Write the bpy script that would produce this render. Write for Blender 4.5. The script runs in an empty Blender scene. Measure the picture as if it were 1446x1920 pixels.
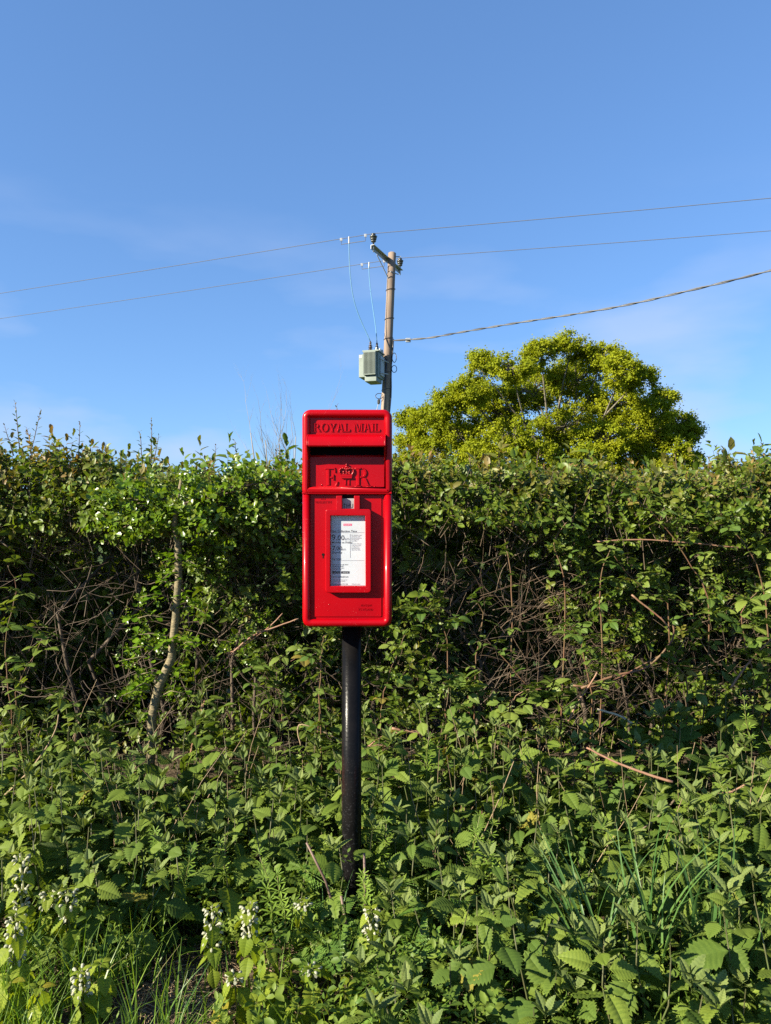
import bpy, bmesh, math, random
import numpy as np
from mathutils import Vector, Matrix, Quaternion

random.seed(7)
RNG = np.random.default_rng(11)
R = math.radians
SC = bpy.context.scene
COL = SC.collection

# ------------------------------------------------------------------ camera, sky, sun, exposure
CAM_Z = 1.25
FPX = 1331.0                       # focal length in pixels of the 1446 x 1920 photograph
cam_d = bpy.data.cameras.new('camera')
cam = bpy.data.objects.new('camera', cam_d)
COL.objects.link(cam)
cam.location = (0, 0, CAM_Z)
cam.rotation_euler = (R(90), 0, 0)
cam_d.sensor_fit = 'VERTICAL'
cam_d.sensor_height = 24.0
cam_d.lens = 24.0 * FPX / 1920.0
cam_d.clip_start = 0.05
cam_d.clip_end = 2000.0
SC.camera = cam

SUN_DIR = Vector((1.0, 0.53, -0.56)).normalized()      # the way the light travels
SUN_EL = math.asin(-SUN_DIR.z)
SUN_AZ = math.atan2(-SUN_DIR.x, -SUN_DIR.y)
sun_d = bpy.data.lights.new('sun', 'SUN')
sun_d.energy = 5.0
sun_d.angle = R(0.53)
sun_d.color = (1.0, 0.91, 0.72)
sun = bpy.data.objects.new('sun', sun_d)
COL.objects.link(sun)
sun.location = (-20, -12, 14)
sun.rotation_euler = SUN_DIR.to_track_quat('-Z', 'Y').to_euler()

world = bpy.data.worlds.new('World')
SC.world = world
world.use_nodes = True
wt = world.node_tree
wt.nodes.clear()
w_out = wt.nodes.new('ShaderNodeOutputWorld')
w_bg = wt.nodes.new('ShaderNodeBackground')
w_bg.inputs['Strength'].default_value = 0.080
sky = wt.nodes.new('ShaderNodeTexSky')
sky.sky_type = 'NISHITA'
sky.sun_disc = False
sky.sun_elevation = SUN_EL
sky.sun_rotation = SUN_AZ
sky.altitude = 0.0
sky.air_density = 1.0
sky.dust_density = 0.0
sky.ozone_density = 5.0
# thin low cloud, the same all round the horizon
tc = wt.nodes.new('ShaderNodeTexCoord')
mp = wt.nodes.new('ShaderNodeMapping')
mp.inputs['Scale'].default_value = (1.0, 1.0, 3.2)
mp.inputs['Location'].default_value = (7.28, 6.97, 1.9)
mp.inputs['Rotation'].default_value = (0, 0, R(40))
nz = wt.nodes.new('ShaderNodeTexNoise')
nz.inputs['Scale'].default_value = 3.4
nz.inputs['Detail'].default_value = 5.0
nz.inputs['Roughness'].default_value = 0.45
cr = wt.nodes.new('ShaderNodeMapRange')
cr.inputs['From Min'].default_value = 0.50
cr.inputs['From Max'].default_value = 0.72
cr.inputs['To Max'].default_value = 0.8
sp = wt.nodes.new('ShaderNodeSeparateXYZ')
er = wt.nodes.new('ShaderNodeMapRange')
er.inputs['From Min'].default_value = 0.42
er.inputs['From Max'].default_value = 0.12
mu = wt.nodes.new('ShaderNodeMath'); mu.operation = 'MULTIPLY'
mixc = wt.nodes.new('ShaderNodeMix'); mixc.data_type = 'RGBA'
mixc.inputs[7].default_value = (2.7, 3.25, 4.5, 1)
L = wt.links.new
L(tc.outputs['Generated'], mp.inputs['Vector']); L(mp.outputs['Vector'], nz.inputs['Vector'])
L(nz.outputs['Fac'], cr.inputs['Value']); L(tc.outputs['Generated'], sp.inputs['Vector'])
L(sp.outputs['Z'], er.inputs['Value']); L(cr.outputs['Result'], mu.inputs[0]); L(er.outputs['Result'], mu.inputs[1])
gm = wt.nodes.new('ShaderNodeGamma'); gm.inputs['Gamma'].default_value = 0.60      # the phone's soft highlights
tn = wt.nodes.new('ShaderNodeMix'); tn.data_type = 'RGBA'; tn.blend_type = 'MULTIPLY'
tn.inputs[0].default_value = 1.0; tn.inputs[7].default_value = (0.81, 1.17, 1.66, 1)
L(sky.outputs['Color'], gm.inputs['Color']); L(gm.outputs['Color'], tn.inputs[6])
L(mu.outputs['Value'], mixc.inputs[0]); L(tn.outputs[2], mixc.inputs[6])
L(mixc.outputs[2], w_bg.inputs['Color']); L(w_bg.outputs['Background'], w_out.inputs['Surface'])

vs = SC.view_settings
vs.view_transform = 'Standard'
vs.look = 'None'
vs.exposure = 1.5
vs.gamma = 1.0
vs.use_curve_mapping = False
SC.render.engine = 'CYCLES'
cy = SC.cycles
cy.max_bounces = 6
cy.diffuse_bounces = 2
cy.glossy_bounces = 3
cy.transmission_bounces = 3
cy.transparent_max_bounces = 6
cy.caustics_reflective = False
cy.caustics_refractive = False
cy.sample_clamp_indirect = 4.0
cy.use_denoising = False


# ------------------------------------------------------------------ helpers
def P(px, py, Y):
    """the point that stands Y metres in front of the camera at photo pixel (px, py)"""
    return Vector(((px - 723.0) / FPX * Y, Y, CAM_Z + (960.0 - py) / FPX * Y))


def link(name, data, parent=None, loc=None, rot=None, scale=None):
    o = bpy.data.objects.new(name, data)
    COL.objects.link(o)
    if parent is not None:
        o.parent = parent
    if loc is not None:
        o.location = loc
    if rot is not None:
        o.rotation_euler = rot
    if scale is not None:
        o.scale = scale
    return o


def tag(o, label=None, cat=None, group=None, kind=None):
    if label: o['label'] = label
    if cat: o['category'] = cat
    if group: o['group'] = group
    if kind: o['kind'] = kind
    return o


def empty(name, loc=(0, 0, 0), rz=0.0):
    o = link(name, None, loc=loc, rot=(0, 0, rz))
    o.empty_display_size = 0.05
    return o


def place(name, data, parent, M):
    o = bpy.data.objects.new(name, data)
    COL.objects.link(o)
    o.parent = parent
    o.matrix_basis = M
    return o


def mesh_np(name, V, F, mat=None, smooth=True, attrs=None):
    """V (n,3); F list of arrays of faces (k,3) or (k,4)"""
    me = bpy.data.meshes.new(name)
    if not isinstance(F, (list, tuple)):
        F = [F]
    F = [np.asarray(f, dtype=np.int32) for f in F if len(f)]
    V = np.asarray(V, dtype=np.float32)
    loops = np.concatenate([f.ravel() for f in F])
    tot = np.concatenate([np.full(len(f), f.shape[1], dtype=np.int32) for f in F])
    start = np.concatenate([[0], np.cumsum(tot)[:-1]]).astype(np.int32)
    me.vertices.add(len(V)); me.loops.add(len(loops)); me.polygons.add(len(tot))
    me.vertices.foreach_set('co', V.ravel())
    me.loops.foreach_set('vertex_index', loops)
    me.polygons.foreach_set('loop_start', start)
    me.polygons.foreach_set('loop_total', tot)
    me.polygons.foreach_set('use_smooth', np.full(len(tot), smooth, dtype=bool))
    if attrs:
        for k, a in attrs.items():
            at = me.attributes.new(k, 'FLOAT', 'POINT')
            at.data.foreach_set('value', np.asarray(a, dtype=np.float32))
    me.update(calc_edges=True)
    if mat: me.materials.append(mat)
    return me


class MB:
    """collects shapes into one mesh"""
    def __init__(self):
        self.v = []; self.f = []
    def add(self, vs, fs):
        n = len(self.v)
        self.v += [tuple(p) for p in vs]
        self.f += [tuple(i + n for i in f) for f in fs]
        return self
    def box(self, x0, x1, y0, y1, z0, z1):
        v = [(x0, y0, z0), (x1, y0, z0), (x1, y1, z0), (x0, y1, z0), (x0, y0, z1), (x1, y0, z1), (x1, y1, z1), (x0, y1, z1)]
        return self.add(v, [(0, 3, 2, 1), (4, 5, 6, 7), (0, 1, 5, 4), (1, 2, 6, 5), (2, 3, 7, 6), (3, 0, 4, 7)])
    def prism(self, poly, y0, y1):
        """poly: (x, z) points anticlockwise seen from the front (-y); front at y0, back at y1"""
        n = len(poly)
        v = [(x, y0, z) for x, z in poly] + [(x, y1, z) for x, z in poly]
        f = [tuple(range(n)), tuple(reversed(range(n, 2 * n)))]
        f += [(i, i + n, (i + 1) % n + n, (i + 1) % n) for i in range(n)]
        return self.add(v, f)
    def tube(self, pts, radii, sides=8, closed=False, caps=True):
        pts = [Vector(p) for p in pts]
        n = len(pts)
        if not hasattr(radii, '__len__'): radii = [radii] * n
        up = None; vs = []
        for i, p in enumerate(pts):
            if closed:
                t = pts[(i + 1) % n] - pts[i - 1]
            else:
                t = pts[min(i + 1, n - 1)] - pts[max(i - 1, 0)]
            t = t.normalized() if t.length > 1e-9 else Vector((0, 0, 1))
            if up is None:
                up = t.orthogonal().normalized()
            up = (up - t * up.dot(t))
            up = up.normalized() if up.length > 1e-6 else t.orthogonal().normalized()
            b = t.cross(up)
            for k in range(sides):
                a = 2 * math.pi * k / sides
                vs.append(p + (up * math.cos(a) + b * math.sin(a)) * radii[i])
        fs = []
        for i in range(n if closed else n - 1):
            j = (i + 1) % n
            for k in range(sides):
                l = (k + 1) % sides
                fs.append((i * sides + k, i * sides + l, j * sides + l, j * sides + k))
        if caps and not closed:
            fs.append(tuple(reversed(range(sides))))
            fs.append(tuple(range((n - 1) * sides, n * sides)))
        return self.add(vs, fs)
    def lathe(self, prof, sides=14, M=None):
        """prof: (r, z) from bottom to top"""
        vs = []
        for r, z in prof:
            for k in range(sides):
                a = 2 * math.pi * k / sides
                p = Vector((r * math.cos(a), r * math.sin(a), z))
                vs.append(M @ p if M else p)
        fs = []
        for i in range(len(prof) - 1):
            for k in range(sides):
                l = (k + 1) % sides
                fs.append((i * sides + k, i * sides + l, (i + 1) * sides + l, (i + 1) * sides + k))
        fs.append(tuple(reversed(range(sides))))
        fs.append(tuple(range((len(prof) - 1) * sides, len(prof) * sides)))
        return self.add(vs, fs)
    def ball(self, c, r, sides=8, rings=5, sq=(1, 1, 1)):
        prof = []
        for i in range(rings + 1):
            a = -math.pi / 2 + math.pi * i / rings
            prof.append((max(r * math.cos(a), r * 0.02), r * math.sin(a)))
        return self.lathe(prof, sides, Matrix.Translation(c) @ Matrix.Diagonal((*sq, 1)))
    def mesh(self, name, mat=None, smooth=False):
        me = bpy.data.meshes.new(name)
        me.from_pydata(self.v, [], self.f)
        if getattr(self, 'vein', None):
            at = me.attributes.new('vein', 'FLOAT', 'POINT')
            at.data.foreach_set('value', np.array(list(self.vein) + [0.0] * (len(self.v) - len(self.vein)), dtype=np.float32))
        if smooth:
            me.polygons.foreach_set('use_smooth', [True] * len(me.polygons))
        me.update()
        if mat: me.materials.append(mat)
        return me
    def build(self, name, mat, parent=None, smooth=False, bevel=0.0, seg=2, autosmooth=False):
        me = self.mesh(name, mat, smooth)
        if autosmooth:
            me.polygons.foreach_set('use_smooth', [True] * len(me.polygons))
        o = link(name, me, parent)
        if bevel:
            m = o.modifiers.new('bevel', 'BEVEL')
            m.width = bevel; m.segments = seg; m.limit_method = 'ANGLE'; m.angle_limit = R(35)
            m.harden_normals = False
            me.polygons.foreach_set('use_smooth', [True] * len(me.polygons))
            w = o.modifiers.new('normals', 'WEIGHTED_NORMAL'); w.keep_sharp = True
        return o


def rounded_rect(x0, x1, z0, z1, rad, seg=6):
    """anticlockwise from the front; rad = (bl, br, tr, tl)"""
    if not hasattr(rad, '__len__'): rad = (rad,) * 4
    pts = []
    for (cx, cz, r, a0) in ((x0 + rad[0], z0 + rad[0], rad[0], 180), (x1 - rad[1], z0 + rad[1], rad[1], 270),
                            (x1 - rad[2], z1 - rad[2], rad[2], 0), (x0 + rad[3], z1 - rad[3], rad[3], 90)):
        for i in range(seg + 1):
            a = R(a0 + 90 * i / seg)
            pts.append((cx + r * math.cos(a), cz + r * math.sin(a)))
    return pts


# ------------------------------------------------------------------ materials
def nt(name):
    m = bpy.data.materials.new(name)
    m.use_nodes = True
    t = m.node_tree
    t.nodes.clear()
    o = t.nodes.new('ShaderNodeOutputMaterial')
    return m, t, o


def node(t, kind, **kw):
    n = t.nodes.new(kind)
    for k, v in kw.items():
        if k.startswith('i_'):
            n.inputs[k[2:].replace('_', ' ')].default_value = v
        else:
            setattr(n, k, v)
    return n


def rgb(c): return (c[0], c[1], c[2], 1.0)


def mixrgb(t, fac, a, b, blend='MIX'):
    n = t.nodes.new('ShaderNodeMix'); n.data_type = 'RGBA'; n.blend_type = blend
    for s, i in ((fac, 0), (a, 6), (b, 7)):
        if hasattr(s, 'is_output'): t.links.new(s, n.inputs[i])
        elif i == 0: n.inputs[0].default_value = s
        else: n.inputs[i].default_value = rgb(s)
    return n.outputs[2]


def ramp(t, src, lo, hi, a=0.0, b=1.0):
    n = t.nodes.new('ShaderNodeMapRange')
    n.inputs['From Min'].default_value = lo; n.inputs['From Max'].default_value = hi
    n.inputs['To Min'].default_value = a; n.inputs['To Max'].default_value = b
    t.links.new(src, n.inputs['Value'])
    return n.outputs['Result']


def noise(t, scale, detail=4.0, vec=None, rough=0.55, coord='Object'):
    n = t.nodes.new('ShaderNodeTexNoise')
    n.inputs['Scale'].default_value = scale; n.inputs['Detail'].default_value = detail
    n.inputs['Roughness'].default_value = rough
    if vec is None:
        c = t.nodes.new('ShaderNodeTexCoord'); vec = c.outputs[coord]
    t.links.new(vec, n.inputs['Vector'])
    return n.outputs['Fac']


def leaf_mat(name, c1, c2, tip=None, attr=True, trans=0.30, rough=0.42, spec=0.45, blot=40.0, odd=None):
    m, t, o = nt(name)
    if attr:
        a = node(t, 'ShaderNodeAttribute', attribute_name='rnd'); r = a.outputs['Fac']
    else:
        a = node(t, 'ShaderNodeObjectInfo'); r = a.outputs['Random']
    col = mixrgb(t, r, c1, c2)
    if odd:                                   # a few old yellow or browned leaves
        col = mixrgb(t, ramp(t, r, 0.984, 0.988), col, odd)
    if tip:
        b = node(t, 'ShaderNodeAttribute', attribute_name='tip')
        col = mixrgb(t, b.outputs['Fac'], col, tip)
    nf = noise(t, blot, 3.0)
    col = mixrgb(t, ramp(t, nf, 0.3, 0.7, 0.0, 0.5), col, (c1[0] * 0.55, c1[1] * 0.6, c1[2] * 0.6))
    if not attr:                              # sunk veins are darker green, read from the leaf mesh
        vn = node(t, 'ShaderNodeAttribute', attribute_name='vein')
        col = mixrgb(t, vn.outputs['Fac'], col, (c1[0] * 0.45, c1[1] * 0.55, c1[2] * 0.6))
    p = node(t, 'ShaderNodeBsdfPrincipled', i_Roughness=rough)
    p.inputs['Specular IOR Level'].default_value = spec
    t.links.new(col, p.inputs['Base Color'])
    tr = node(t, 'ShaderNodeBsdfTranslucent')
    t.links.new(mixrgb(t, 1.0, col, (1.5, 1.45, 0.55), 'MULTIPLY'), tr.inputs['Color'])
    mx = node(t, 'ShaderNodeMixShader'); mx.inputs[0].default_value = trans
    t.links.new(p.outputs[0], mx.inputs[1]); t.links.new(tr.outputs[0], mx.inputs[2])
    t.links.new(mx.outputs[0], o.inputs['Surface'])
    return m


def solid(name, c, rough=0.6, metal=0.0, spec=0.5, c2=None, scale=20.0, bump=0.0, bscale=60.0, lo=0.35, hi=0.65, stretch=None, coat=0.0):
    m, t, o = nt(name)
    p = node(t, 'ShaderNodeBsdfPrincipled', i_Roughness=rough, i_Metallic=metal)
    p.inputs['Specular IOR Level'].default_value = spec
    p.inputs['Coat Weight'].default_value = coat
    p.inputs['Coat Roughness'].default_value = 0.12
    vec = None
    if stretch:
        cc = node(t, 'ShaderNodeTexCoord'); mpn = node(t, 'ShaderNodeMapping'); mpn.inputs['Scale'].default_value = stretch
        t.links.new(cc.outputs['Object'], mpn.inputs['Vector']); vec = mpn.outputs['Vector']
    if c2:
        t.links.new(mixrgb(t, ramp(t, noise(t, scale, 5.0, vec), lo, hi), c, c2), p.inputs['Base Color'])
    else:
        p.inputs['Base Color'].default_value = rgb(c)
    if bump:
        b = node(t, 'ShaderNodeBump', i_Strength=bump, i_Distance=0.004)
        t.links.new(noise(t, bscale, 4.0, vec), b.inputs['Height']); t.links.new(b.outputs[0], p.inputs['Normal'])
    t.links.new(p.outputs[0], o.inputs['Surface'])
    return m


def paint_red():
    m, t, o = nt('red_gloss_paint')
    p = node(t, 'ShaderNodeBsdfPrincipled', i_Roughness=0.36)
    p.inputs['Specular IOR Level'].default_value = 0.18
    p.inputs['Coat Weight'].default_value = 0.10
    p.inputs['Coat Roughness'].default_value = 0.10
    base = mixrgb(t, ramp(t, noise(t, 9.0, 4.0), 0.35, 0.7), (0.335, 0.0, 0.0035), (0.285, 0.0, 0.004))
    # specks of grime and small pale chips in the paint
    col = mixrgb(t, ramp(t, noise(t, 300.0, 2.0), 0.70, 0.76, 0.0, 0.7), base, (0.20, 0.006, 0.008))
    chip = node(t, 'ShaderNodeMath', operation='MULTIPLY')
    t.links.new(ramp(t, noise(t, 520.0, 2.0), 0.69, 0.73), chip.inputs[0]); t.links.new(ramp(t, noise(t, 22.0, 3.0), 0.56, 0.64), chip.inputs[1])
    col = mixrgb(t, chip.outputs[0], col, (0.55, 0.20, 0.20))
    t.links.new(col, p.inputs['Base Color'])
    b = node(t, 'ShaderNodeBump', i_Strength=0.10, i_Distance=0.001)
    t.links.new(noise(t, 140.0, 3.0), b.inputs['Height'])
    t.links.new(b.outputs[0], p.inputs['Normal'])
    t.links.new(p.outputs[0], o.inputs['Surface'])
    return m


def paint_black():
    m, t, o = nt('black_post_paint')
    p = node(t, 'ShaderNodeBsdfPrincipled', i_Roughness=0.3)
    p.inputs['Specular IOR Level'].default_value = 0.10
    col = mixrgb(t, ramp(t, noise(t, 14.0, 5.0), 0.35, 0.7), (0.004, 0.004, 0.0045), (0.009, 0.008, 0.008))
    c = node(t, 'ShaderNodeTexCoord'); s = node(t, 'ShaderNodeSeparateXYZ'); t.links.new(c.outputs['Object'], s.inputs[0])
    mp_ = node(t, 'ShaderNodeMapping'); mp_.inputs['Scale'].default_value = (1, 1, 0.18)
    t.links.new(c.outputs['Object'], mp_.inputs['Vector'])
    rust = node(t, 'ShaderNodeMath', operation='MULTIPLY')
    t.links.new(ramp(t, noise(t, 24.0, 4.0, mp_.outputs['Vector']), 0.5, 0.66, 0, 0.35), rust.inputs[0])
    band = node(t, 'ShaderNodeMath', operation='MULTIPLY')
    t.links.new(ramp(t, s.outputs['Z'], 0.62, 0.48), band.inputs[0]); t.links.new(ramp(t, s.outputs['Z'], 0.27, 0.36), band.inputs[1])
    t.links.new(band.outputs[0], rust.inputs[1])
    col = mixrgb(t, rust.outputs[0], col, (0.055, 0.014, 0.010))
    sc = node(t, 'ShaderNodeMath', operation='MULTIPLY')
    t.links.new(ramp(t, noise(t, 190.0, 3.0), 0.57, 0.66), sc.inputs[0])
    t.links.new(ramp(t, s.outputs['Z'], 0.60, 0.10, 0.03, 0.65), sc.inputs[1])
    col = mixrgb(t, sc.outputs[0], col, (0.055, 0.055, 0.058))
    t.links.new(col, p.inputs['Base Color'])
    t.links.new(ramp(t, sc.outputs[0], 0, 1, 0.27, 0.7), p.inputs['Roughness'])
    b = node(t, 'ShaderNodeBump', i_Strength=0.25, i_Distance=0.002)
    t.links.new(noise(t, 120.0, 4.0), b.inputs['Height']); t.links.new(b.outputs[0], p.inputs['Normal'])
    t.links.new(p.outputs[0], o.inputs['Surface'])
    return m


def thin_glass():
    m, t, o = nt('clear_plastic_pane')
    tr = node(t, 'ShaderNodeBsdfTransparent'); gl = node(t, 'ShaderNodeBsdfGlossy', i_Roughness=0.08)
    mx = node(t, 'ShaderNodeMixShader'); mx.inputs[0].default_value = 0.035
    t.links.new(tr.outputs[0], mx.inputs[1]); t.links.new(gl.outputs[0], mx.inputs[2])
    t.links.new(mx.outputs[0], o.inputs['Surface'])
    return m


def soil():
    m, t, o = nt('verge_soil')
    p = node(t, 'ShaderNodeBsdfPrincipled', i_Roughness=0.95)
    p.inputs['Specular IOR Level'].default_value = 0.1
    col = mixrgb(t, ramp(t, noise(t, 5.0, 6.0), 0.35, 0.65), (0.045, 0.033, 0.022), (0.085, 0.064, 0.042))
    col = mixrgb(t, ramp(t, noise(t, 90.0, 4.0), 0.52, 0.7), col, (0.16, 0.125, 0.085))
    # away from the verge the sheet is pasture
    c = node(t, 'ShaderNodeTexCoord'); s = node(t, 'ShaderNodeSeparateXYZ'); t.links.new(c.outputs['Object'], s.inputs[0])
    g = mixrgb(t, ramp(t, noise(t, 1.3, 6.0), 0.35, 0.65), (0.045, 0.075, 0.018), (0.075, 0.10, 0.025))
    col = mixrgb(t, ramp(t, s.outputs['Y'], 4.2, 5.5), col, g)
    t.links.new(col, p.inputs['Base Color'])
    b = node(t, 'ShaderNodeBump', i_Strength=0.8, i_Distance=0.02)
    t.links.new(noise(t, 45.0, 6.0), b.inputs['Height']); t.links.new(b.outputs[0], p.inputs['Normal'])
    t.links.new(p.outputs[0], o.inputs['Surface'])
    return m


M = {}
M['red'] = paint_red()
M['black'] = paint_black()
M['glass'] = thin_glass()
M['soil'] = soil()
M['inside'] = solid('box_inside_dark', (0.012, 0.008, 0.008), 0.9, spec=0.1)
M['paper'] = solid('notice_paper', (0.53, 0.56, 0.60), 0.6, c2=(0.48, 0.51, 0.55), scale=14)
M['ink'] = solid('notice_ink', (0.035, 0.035, 0.05), 0.6)
M['inkgrey'] = solid('notice_grey_ink', (0.20, 0.20, 0.24), 0.6)
M['inkred'] = solid('notice_red_ink', (0.70, 0.10, 0.20), 0.6)
M['plate'] = solid('day_plate_enamel', (0.36, 0.37, 0.37), 0.4, c2=(0.26, 0.27, 0.27), scale=40)
M['hedge_leaf'] = leaf_mat('hedge_leaf', (0.060, 0.112, 0.010), (0.185, 0.245, 0.026), tip=(0.27, 0.145, 0.050), rough=0.44, trans=0.32, spec=0.34)
M['hedge_leaf_o'] = leaf_mat('hedge_leaf_single', (0.060, 0.115, 0.012), (0.17, 0.24, 0.030), attr=False, rough=0.34, trans=0.30, spec=0.45)
M['young_leaf_o'] = leaf_mat('young_hedge_leaf', (0.13, 0.15, 0.03), (0.34, 0.16, 0.07), attr=False, rough=0.4, trans=0.3)
M['haw_leaf'] = leaf_mat('hawthorn_leaf', (0.080, 0.165, 0.008), (0.19, 0.29, 0.020), tip=(0.24, 0.22, 0.03), rough=0.30, trans=0.34, spec=0.5)
M['haw_leaf_o'] = leaf_mat('hawthorn_leaf_single', (0.080, 0.17, 0.008), (0.19, 0.30, 0.020), attr=False, rough=0.30, trans=0.34, spec=0.5)
M['bramble_leaf'] = leaf_mat('bramble_leaf', (0.080, 0.145, 0.025), (0.22, 0.27, 0.050), attr=False, rough=0.42, trans=0.30, odd=(0.30, 0.22, 0.05))
M['nettle_leaf'] = leaf_mat('nettle_leaf', (0.080, 0.138, 0.022), (0.19, 0.25, 0.036), attr=False, rough=0.7, trans=0.28, spec=0.22, odd=(0.30, 0.25, 0.04))
M['nettle_pale'] = leaf_mat('pale_nettle_leaf', (0.12, 0.18, 0.024), (0.22, 0.28, 0.042), attr=False, rough=0.6, trans=0.30, spec=0.2)
M['nettle_top'] = leaf_mat('nettle_top_leaf', (0.12, 0.165, 0.045), (0.21, 0.25, 0.065), attr=False, rough=0.65, trans=0.22, spec=0.2)
M['dead_leaf_o'] = leaf_mat('white_deadnettle_leaf', (0.17, 0.24, 0.02), (0.31, 0.36, 0.04), attr=False, rough=0.6, trans=0.40, spec=0.2, odd=(0.35, 0.27, 0.03))
M['petal'] = leaf_mat('deadnettle_petal', (0.44, 0.44, 0.33), (0.54, 0.53, 0.43), attr=False, rough=0.7, trans=0.3, spec=0.1)
M['parsley'] = leaf_mat('cow_parsley_leaf', (0.085, 0.17, 0.022), (0.16, 0.27, 0.04), attr=False, rough=0.5)
M['cleaver'] = leaf_mat('cleavers_leaf', (0.14, 0.23, 0.025), (0.22, 0.32, 0.04), attr=False, rough=0.5)
M['grass'] = leaf_mat('grass_blade', (0.10, 0.19, 0.020), (0.22, 0.33, 0.045), rough=0.4, trans=0.38, odd=(0.34, 0.28, 0.12))
M['grass_o'] = leaf_mat('coarse_grass_blade', (0.065, 0.15, 0.040), (0.12, 0.22, 0.055), attr=False, rough=0.35, trans=0.3)
M['cover'] = leaf_mat('ground_cover_leaf', (0.070, 0.130, 0.018), (0.22, 0.29, 0.04), rough=0.55, odd=(0.26, 0.18, 0.05), spec=0.3)
M['oak_leaf'] = leaf_mat('oak_leaf', (0.18, 0.225, 0.008), (0.325, 0.335, 0.014), rough=0.6, trans=0.36, spec=0.12, blot=0.8)
M['bark'] = solid('oak_bark', (0.10, 0.085, 0.06), 0.9, c2=(0.19, 0.17, 0.13), scale=6, spec=0.2)
M['haw_bark'] = solid('hawthorn_bark', (0.22, 0.175, 0.095), 0.8, c2=(0.10, 0.085, 0.045), scale=48, bump=1.0, bscale=60, stretch=(1, 1, 2.2))
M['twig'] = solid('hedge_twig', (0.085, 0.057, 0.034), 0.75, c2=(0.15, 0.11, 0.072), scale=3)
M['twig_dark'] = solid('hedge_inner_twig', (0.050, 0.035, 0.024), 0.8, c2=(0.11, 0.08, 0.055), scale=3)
M['dry_twig'] = solid('dry_brown_twig', (0.085, 0.052, 0.032), 0.75, c2=(0.17, 0.115, 0.075), scale=4)
M['cane'] = solid('bramble_cane', (0.12, 0.085, 0.035), 0.6, c2=(0.15, 0.065, 0.04), scale=9)
M['dead_cane'] = solid('dead_bramble_cane', (0.22, 0.095, 0.055), 0.65, c2=(0.27, 0.165, 0.10), scale=14)
M['cut_wood'] = solid('cut_wood', (0.45, 0.38, 0.26), 0.7)
M['straw'] = solid('dry_straw', (0.34, 0.25, 0.15), 0.8, c2=(0.17, 0.11, 0.06), scale=4)
M['nettle_stem'] = solid('nettle_stem', (0.075, 0.05, 0.028), 0.6, c2=(0.07, 0.10, 0.025), scale=6)
M['green_stem'] = solid('green_stem', (0.11, 0.17, 0.03), 0.55, c2=(0.15, 0.12, 0.04), scale=8)
M['purple_stem'] = solid('old_purple_stem', (0.17, 0.11, 0.08), 0.6, c2=(0.10, 0.055, 0.05), scale=9)
M['grey_twig'] = solid('bare_grey_twig', (0.28, 0.255, 0.22), 0.8, c2=(0.17, 0.15, 0.13), scale=3)
M['pole_wood'] = solid('weathered_pole_wood', (0.27, 0.205, 0.155), 0.9, c2=(0.165, 0.12, 0.092), scale=7, stretch=(1, 1, 0.16), bump=0.3, bscale=10)
M['galv'] = solid('galvanised_steel', (0.40, 0.41, 0.42), 0.5, metal=0.1, c2=(0.30, 0.31, 0.32), scale=12)
M['porcelain'] = solid('dark_insulator_glaze', (0.040, 0.042, 0.036), 0.25, c2=(0.07, 0.07, 0.06), scale=6)
M['brown_glaze'] = solid('brown_bushing_glaze', (0.035, 0.022, 0.018), 0.25)
M['tx'] = solid('transformer_green_paint', (0.205, 0.245, 0.215), 0.55, c2=(0.165, 0.20, 0.175), scale=5)
M['tx_gap_shade'] = solid('transformer_fin_gap_shade', (0.075, 0.095, 0.08), 0.5)  # tank green darkened, paints the shade between the fins
M['tx_grey'] = solid('pale_grey_panel', (0.42, 0.45, 0.46), 0.5)
M['blue'] = solid('pale_blue_sheath', (0.10, 0.24, 0.36), 0.5)
M['wire'] = solid('weathered_wire', (0.12, 0.125, 0.14), 0.8, spec=0.2)
M['abc'] = solid('black_service_cable', (0.035, 0.035, 0.04), 0.4)

# ------------------------------------------------------------------ ground
def ground_z(x, y):
    return 0.018 * np.sin(3.1 * x + 1.0) * np.cos(2.3 * y) + 0.012 * np.sin(7.3 * x + 4 * y) + 0.03 * np.clip((y - 2.3), 0, 1.0)


def build_ground():
    xs = np.concatenate([[-400, -150, -60, -25, -12, -7], np.linspace(-4.5, 4.5, 91), [7, 12, 25, 60, 150, 400]])
    ys = np.concatenate([[-120, -40, -12, -4, -1], np.linspace(0, 4.5, 46), [6, 9, 14, 22, 40, 80, 150, 400, 800]])
    X, Y = np.meshgrid(xs, ys)
    near = np.exp(-np.clip(np.abs(X) - 4, 0, 9) ** 2) * np.exp(-np.clip(np.abs(Y - 2) - 2.4, 0, 9) ** 2)
    Z = ground_z(X, Y) * near
    V = np.stack([X, Y, Z], -1).reshape(-1, 3)
    nx, ny = len(xs), len(ys)
    i = np.arange(nx - 1)[None, :] + np.arange(ny - 1)[:, None] * nx
    F = np.stack([i, i + 1, i + nx + 1, i + nx], -1).reshape(-1, 4)
    tag(link('ground', mesh_np('ground', V, F, M['soil'])), kind='structure')


build_ground()

# ------------------------------------------------------------------ leaf shapes (along +y, upper side +z)
def ovate(L=1.0, W=0.5, fold=0.25, droop=0.15, wide=0.42):
    """8 points, 8 triangles"""
    def z(t): return -droop * L * t * t
    v = [(0, 0, 0)]
    for t, f in ((wide * 0.75, 0.92), (min(wide + 0.3, 0.82), 0.78)):
        w = W * L * 0.5 * f
        v += [(-w, t * L, z(t) + fold * w), (0, t * L, z(t)), (w, t * L, z(t) + fold * w)]
    v.append((0, L, z(1)))
    f3 = [(0, 2, 1), (0, 3, 2), (4, 5, 7), (5, 6, 7)]
    f4 = [(1, 2, 5, 4), (2, 3, 6, 5)]
    return np.array(v), np.array(f3), np.array(f4)


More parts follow.
